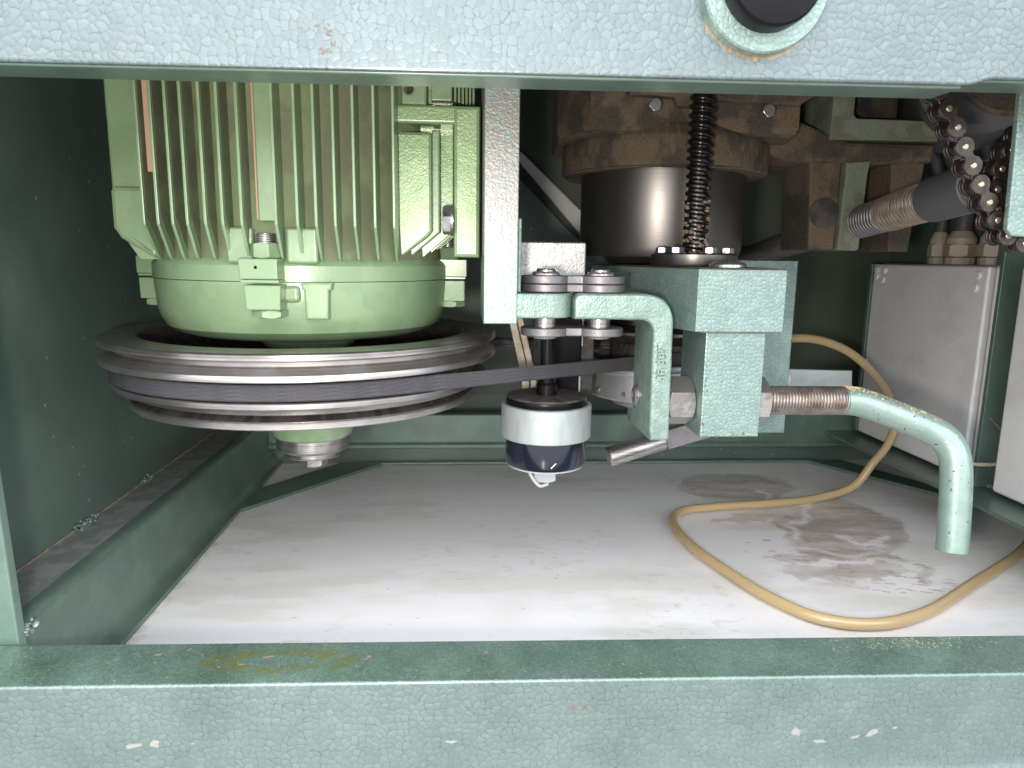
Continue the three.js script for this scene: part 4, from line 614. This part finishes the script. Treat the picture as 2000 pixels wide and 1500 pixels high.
{
  const t = thing('gear_motor', 'dark grey rounded gear motor behind the chain under the beam', 'motor', [0.36, 0.36, -0.60]);
  part(t, 'body', bar(V(0.4560, 0.425, -0.66), V(0.3950, 0.425, -0.545), 0.0470, 0.006), M.greyCable);
  part(t, 'front_ring', bar(V(0.4180, 0.425, -0.550), V(0.4080, 0.425, -0.532), 0.0360, 0.003), M.rust);
  const s = thing('chain_sprocket', 'toothed dark sprocket half hidden inside the second chain strand', 'sprocket', [0.372, 0.33, -0.449]);
  const sp = new THREE.Shape(); for (let i = 0; i < 36; i++) { const a = i / 36 * 2 * Math.PI, r = i % 2 ? 0.0270 : 0.0318; sp[i ? 'lineTo' : 'moveTo'](0.3434 + r * Math.cos(a), 0.3310 + r * Math.sin(a)); }
  part(s, 'toothed_disc', slabXY(sp, -0.4165, -0.4125, 0.0005), M.quill);
  part(s, 'hub', bar(V(0.3434, 0.331, -0.424), V(0.3434, 0.331, -0.408), 0.012), M.oily);
}
// ================================================================== electrical boxes on the right
{
  const screw = (t, y, z, x) => part(t, 'lid_screw', bar(V(x + 0.001, y, z), V(x - 0.0026, y, z), 0.0042, 0.0012), M.whitePlastic);
  const t = thing('junction_box', 'white plastic junction box with scratched lid, left of the green post', 'electrical box', [0.565, 0.066, -0.79]);
  part(t, 'case', box(0.5400, 0.6030, 0.0545, 0.2775, -0.899, -0.692, 0.004), M.whitePlastic);
  part(t, 'lid', box(0.5300, 0.5395, 0.0545, 0.2765, -0.898, -0.693, 0.003), M.whitePlastic);
  part(t, 'edge_trim', box(0.5285, 0.5345, 0.0550, 0.2768, -0.9055, -0.8985, 0.0008), M.channel);
  for (const [y, z] of [[0.269, -0.888], [0.261, -0.888], [0.269, -0.872], [0.257, -0.874], [0.267, -0.706], [0.254, -0.708], [0.15, -0.893]]) screw(t, y, z, 0.530);
  const scr = [[-0.86, 0.115, -0.705, 0.21], [-0.86, 0.09, -0.72, 0.165]].map(([z0, y0, z1, y1]) => pipe([[0.5298, y0, z0], [0.5298, (y0 + y1) / 2, (z0 + z1) / 2], [0.5298, y1, z1]], 0.0003, 8, 5)); part(t, 'scratch_mark', scr, M.chip);
  for (const [z, r, x] of [[-0.812, 0.0115, 0.556], [-0.778, 0.0172, 0.558], [-0.725, 0.0140, 0.556], [-0.690, 0.010, 0.560]]) {
    const g = part(t, 'cable_gland', turnedPart([[0, 0.2778], [r * 0.92, 0.2778], [r * 0.95, 0.285], [r * 0.75, 0.286]], x, z, 12), M.gland);
    part(g, 'gland_nut', hexNut(V(x, 0.286, z), V(x, 0.300, z), r * 0.88, 0, 0.2), M.gland);
    part(g, 'gland_dome', turnedPart([[r * 0.9, 0.300], [r * 0.9, 0.306], [r * 0.6, 0.314], [r * 0.3, 0.316], [0, 0.316]], x, z, 32), M.gland);
    part(g, 'gland_cable', pipe([[x, 0.314, z], [x, 0.355, z], [x - 0.02 - r, 0.42, z + 0.01], [x - 0.03, 0.50, z + 0.02]], r * 0.55, 20, 14), M.greyCable);
  }
  const b = thing('junction_box', 'white plastic box right of the green post, cut by the picture edge', 'electrical box', [0.565, 0.064, -0.57]);
  part(b, 'case', box(0.5410, 0.6030, 0.0545, 0.2780, -0.648, -0.45, 0.005), M.whitePlastic);
  part(b, 'lid', box(0.5290, 0.5405, 0.0540, 0.2785, -0.650, -0.448, 0.004), M.whitePlastic);
  const k = solo('cable_tie', 'beige cable tie looped round the foot of the green post', 'cable tie', pipe([[0.522, 0.0760, -0.6720], [0.529, 0.0757, -0.6705], [0.544, 0.0760, -0.6695], [0.5565, 0.0780, -0.6700], [0.560, 0.083, -0.677]], 0.0022, 40, 8), M.beige);
}
// ================================================================== loose parts on the floor side
solo('oil_hose', 'amber translucent plastic hose looping across the white floor', 'hose', pipe([[0.300, 0.186, -0.725], [0.327, 0.193, -0.740], [0.352, 0.197, -0.740], [0.389, 0.194, -0.750], [0.434, 0.178, -0.765], [0.476, 0.149, -0.780], [0.503, 0.120, -0.790], [0.515, 0.0875, -0.795], [0.504, 0.064, -0.788], [0.484, 0.044, -0.781], [0.462, 0.0180, -0.777], [0.417, 0.0058, -0.771], [0.348, 0.0058, -0.753], [0.284, 0.0058, -0.744], [0.243, 0.0058, -0.733], [0.223, 0.0058, -0.706], [0.221, 0.0058, -0.638], [0.235, 0.0058, -0.58], [0.252, 0.0058, -0.531], [0.277, 0.0058, -0.495], [0.312, 0.0058, -0.484], [0.361, 0.0058, -0.497], [0.441, 0.0058, -0.547], [0.548, 0.0058, -0.62], [0.610, 0.0058, -0.68]], 0.0047, 300, 18), M.hose);
{
  const t = thing('mounting_strip', 'flat scuffed aluminium strip with a hexagon bolt behind the lever', 'strip', [0.33, 0.154, -0.66]);
  part(t, 'strip', slabXY([[0.270, 0.1768], [0.3785, 0.1745], [0.3800, 0.1540], [0.270, 0.1530]], -0.664, -0.660, 0.0006), M.alu);
  part(t, 'strip_bolt', hexNut(V(0.3095, 0.1668, -0.660), V(0.3095, 0.1668, -0.6545), 0.0056, 0, 0.3), M.zinc);
}
renderer.render(scene, camera);
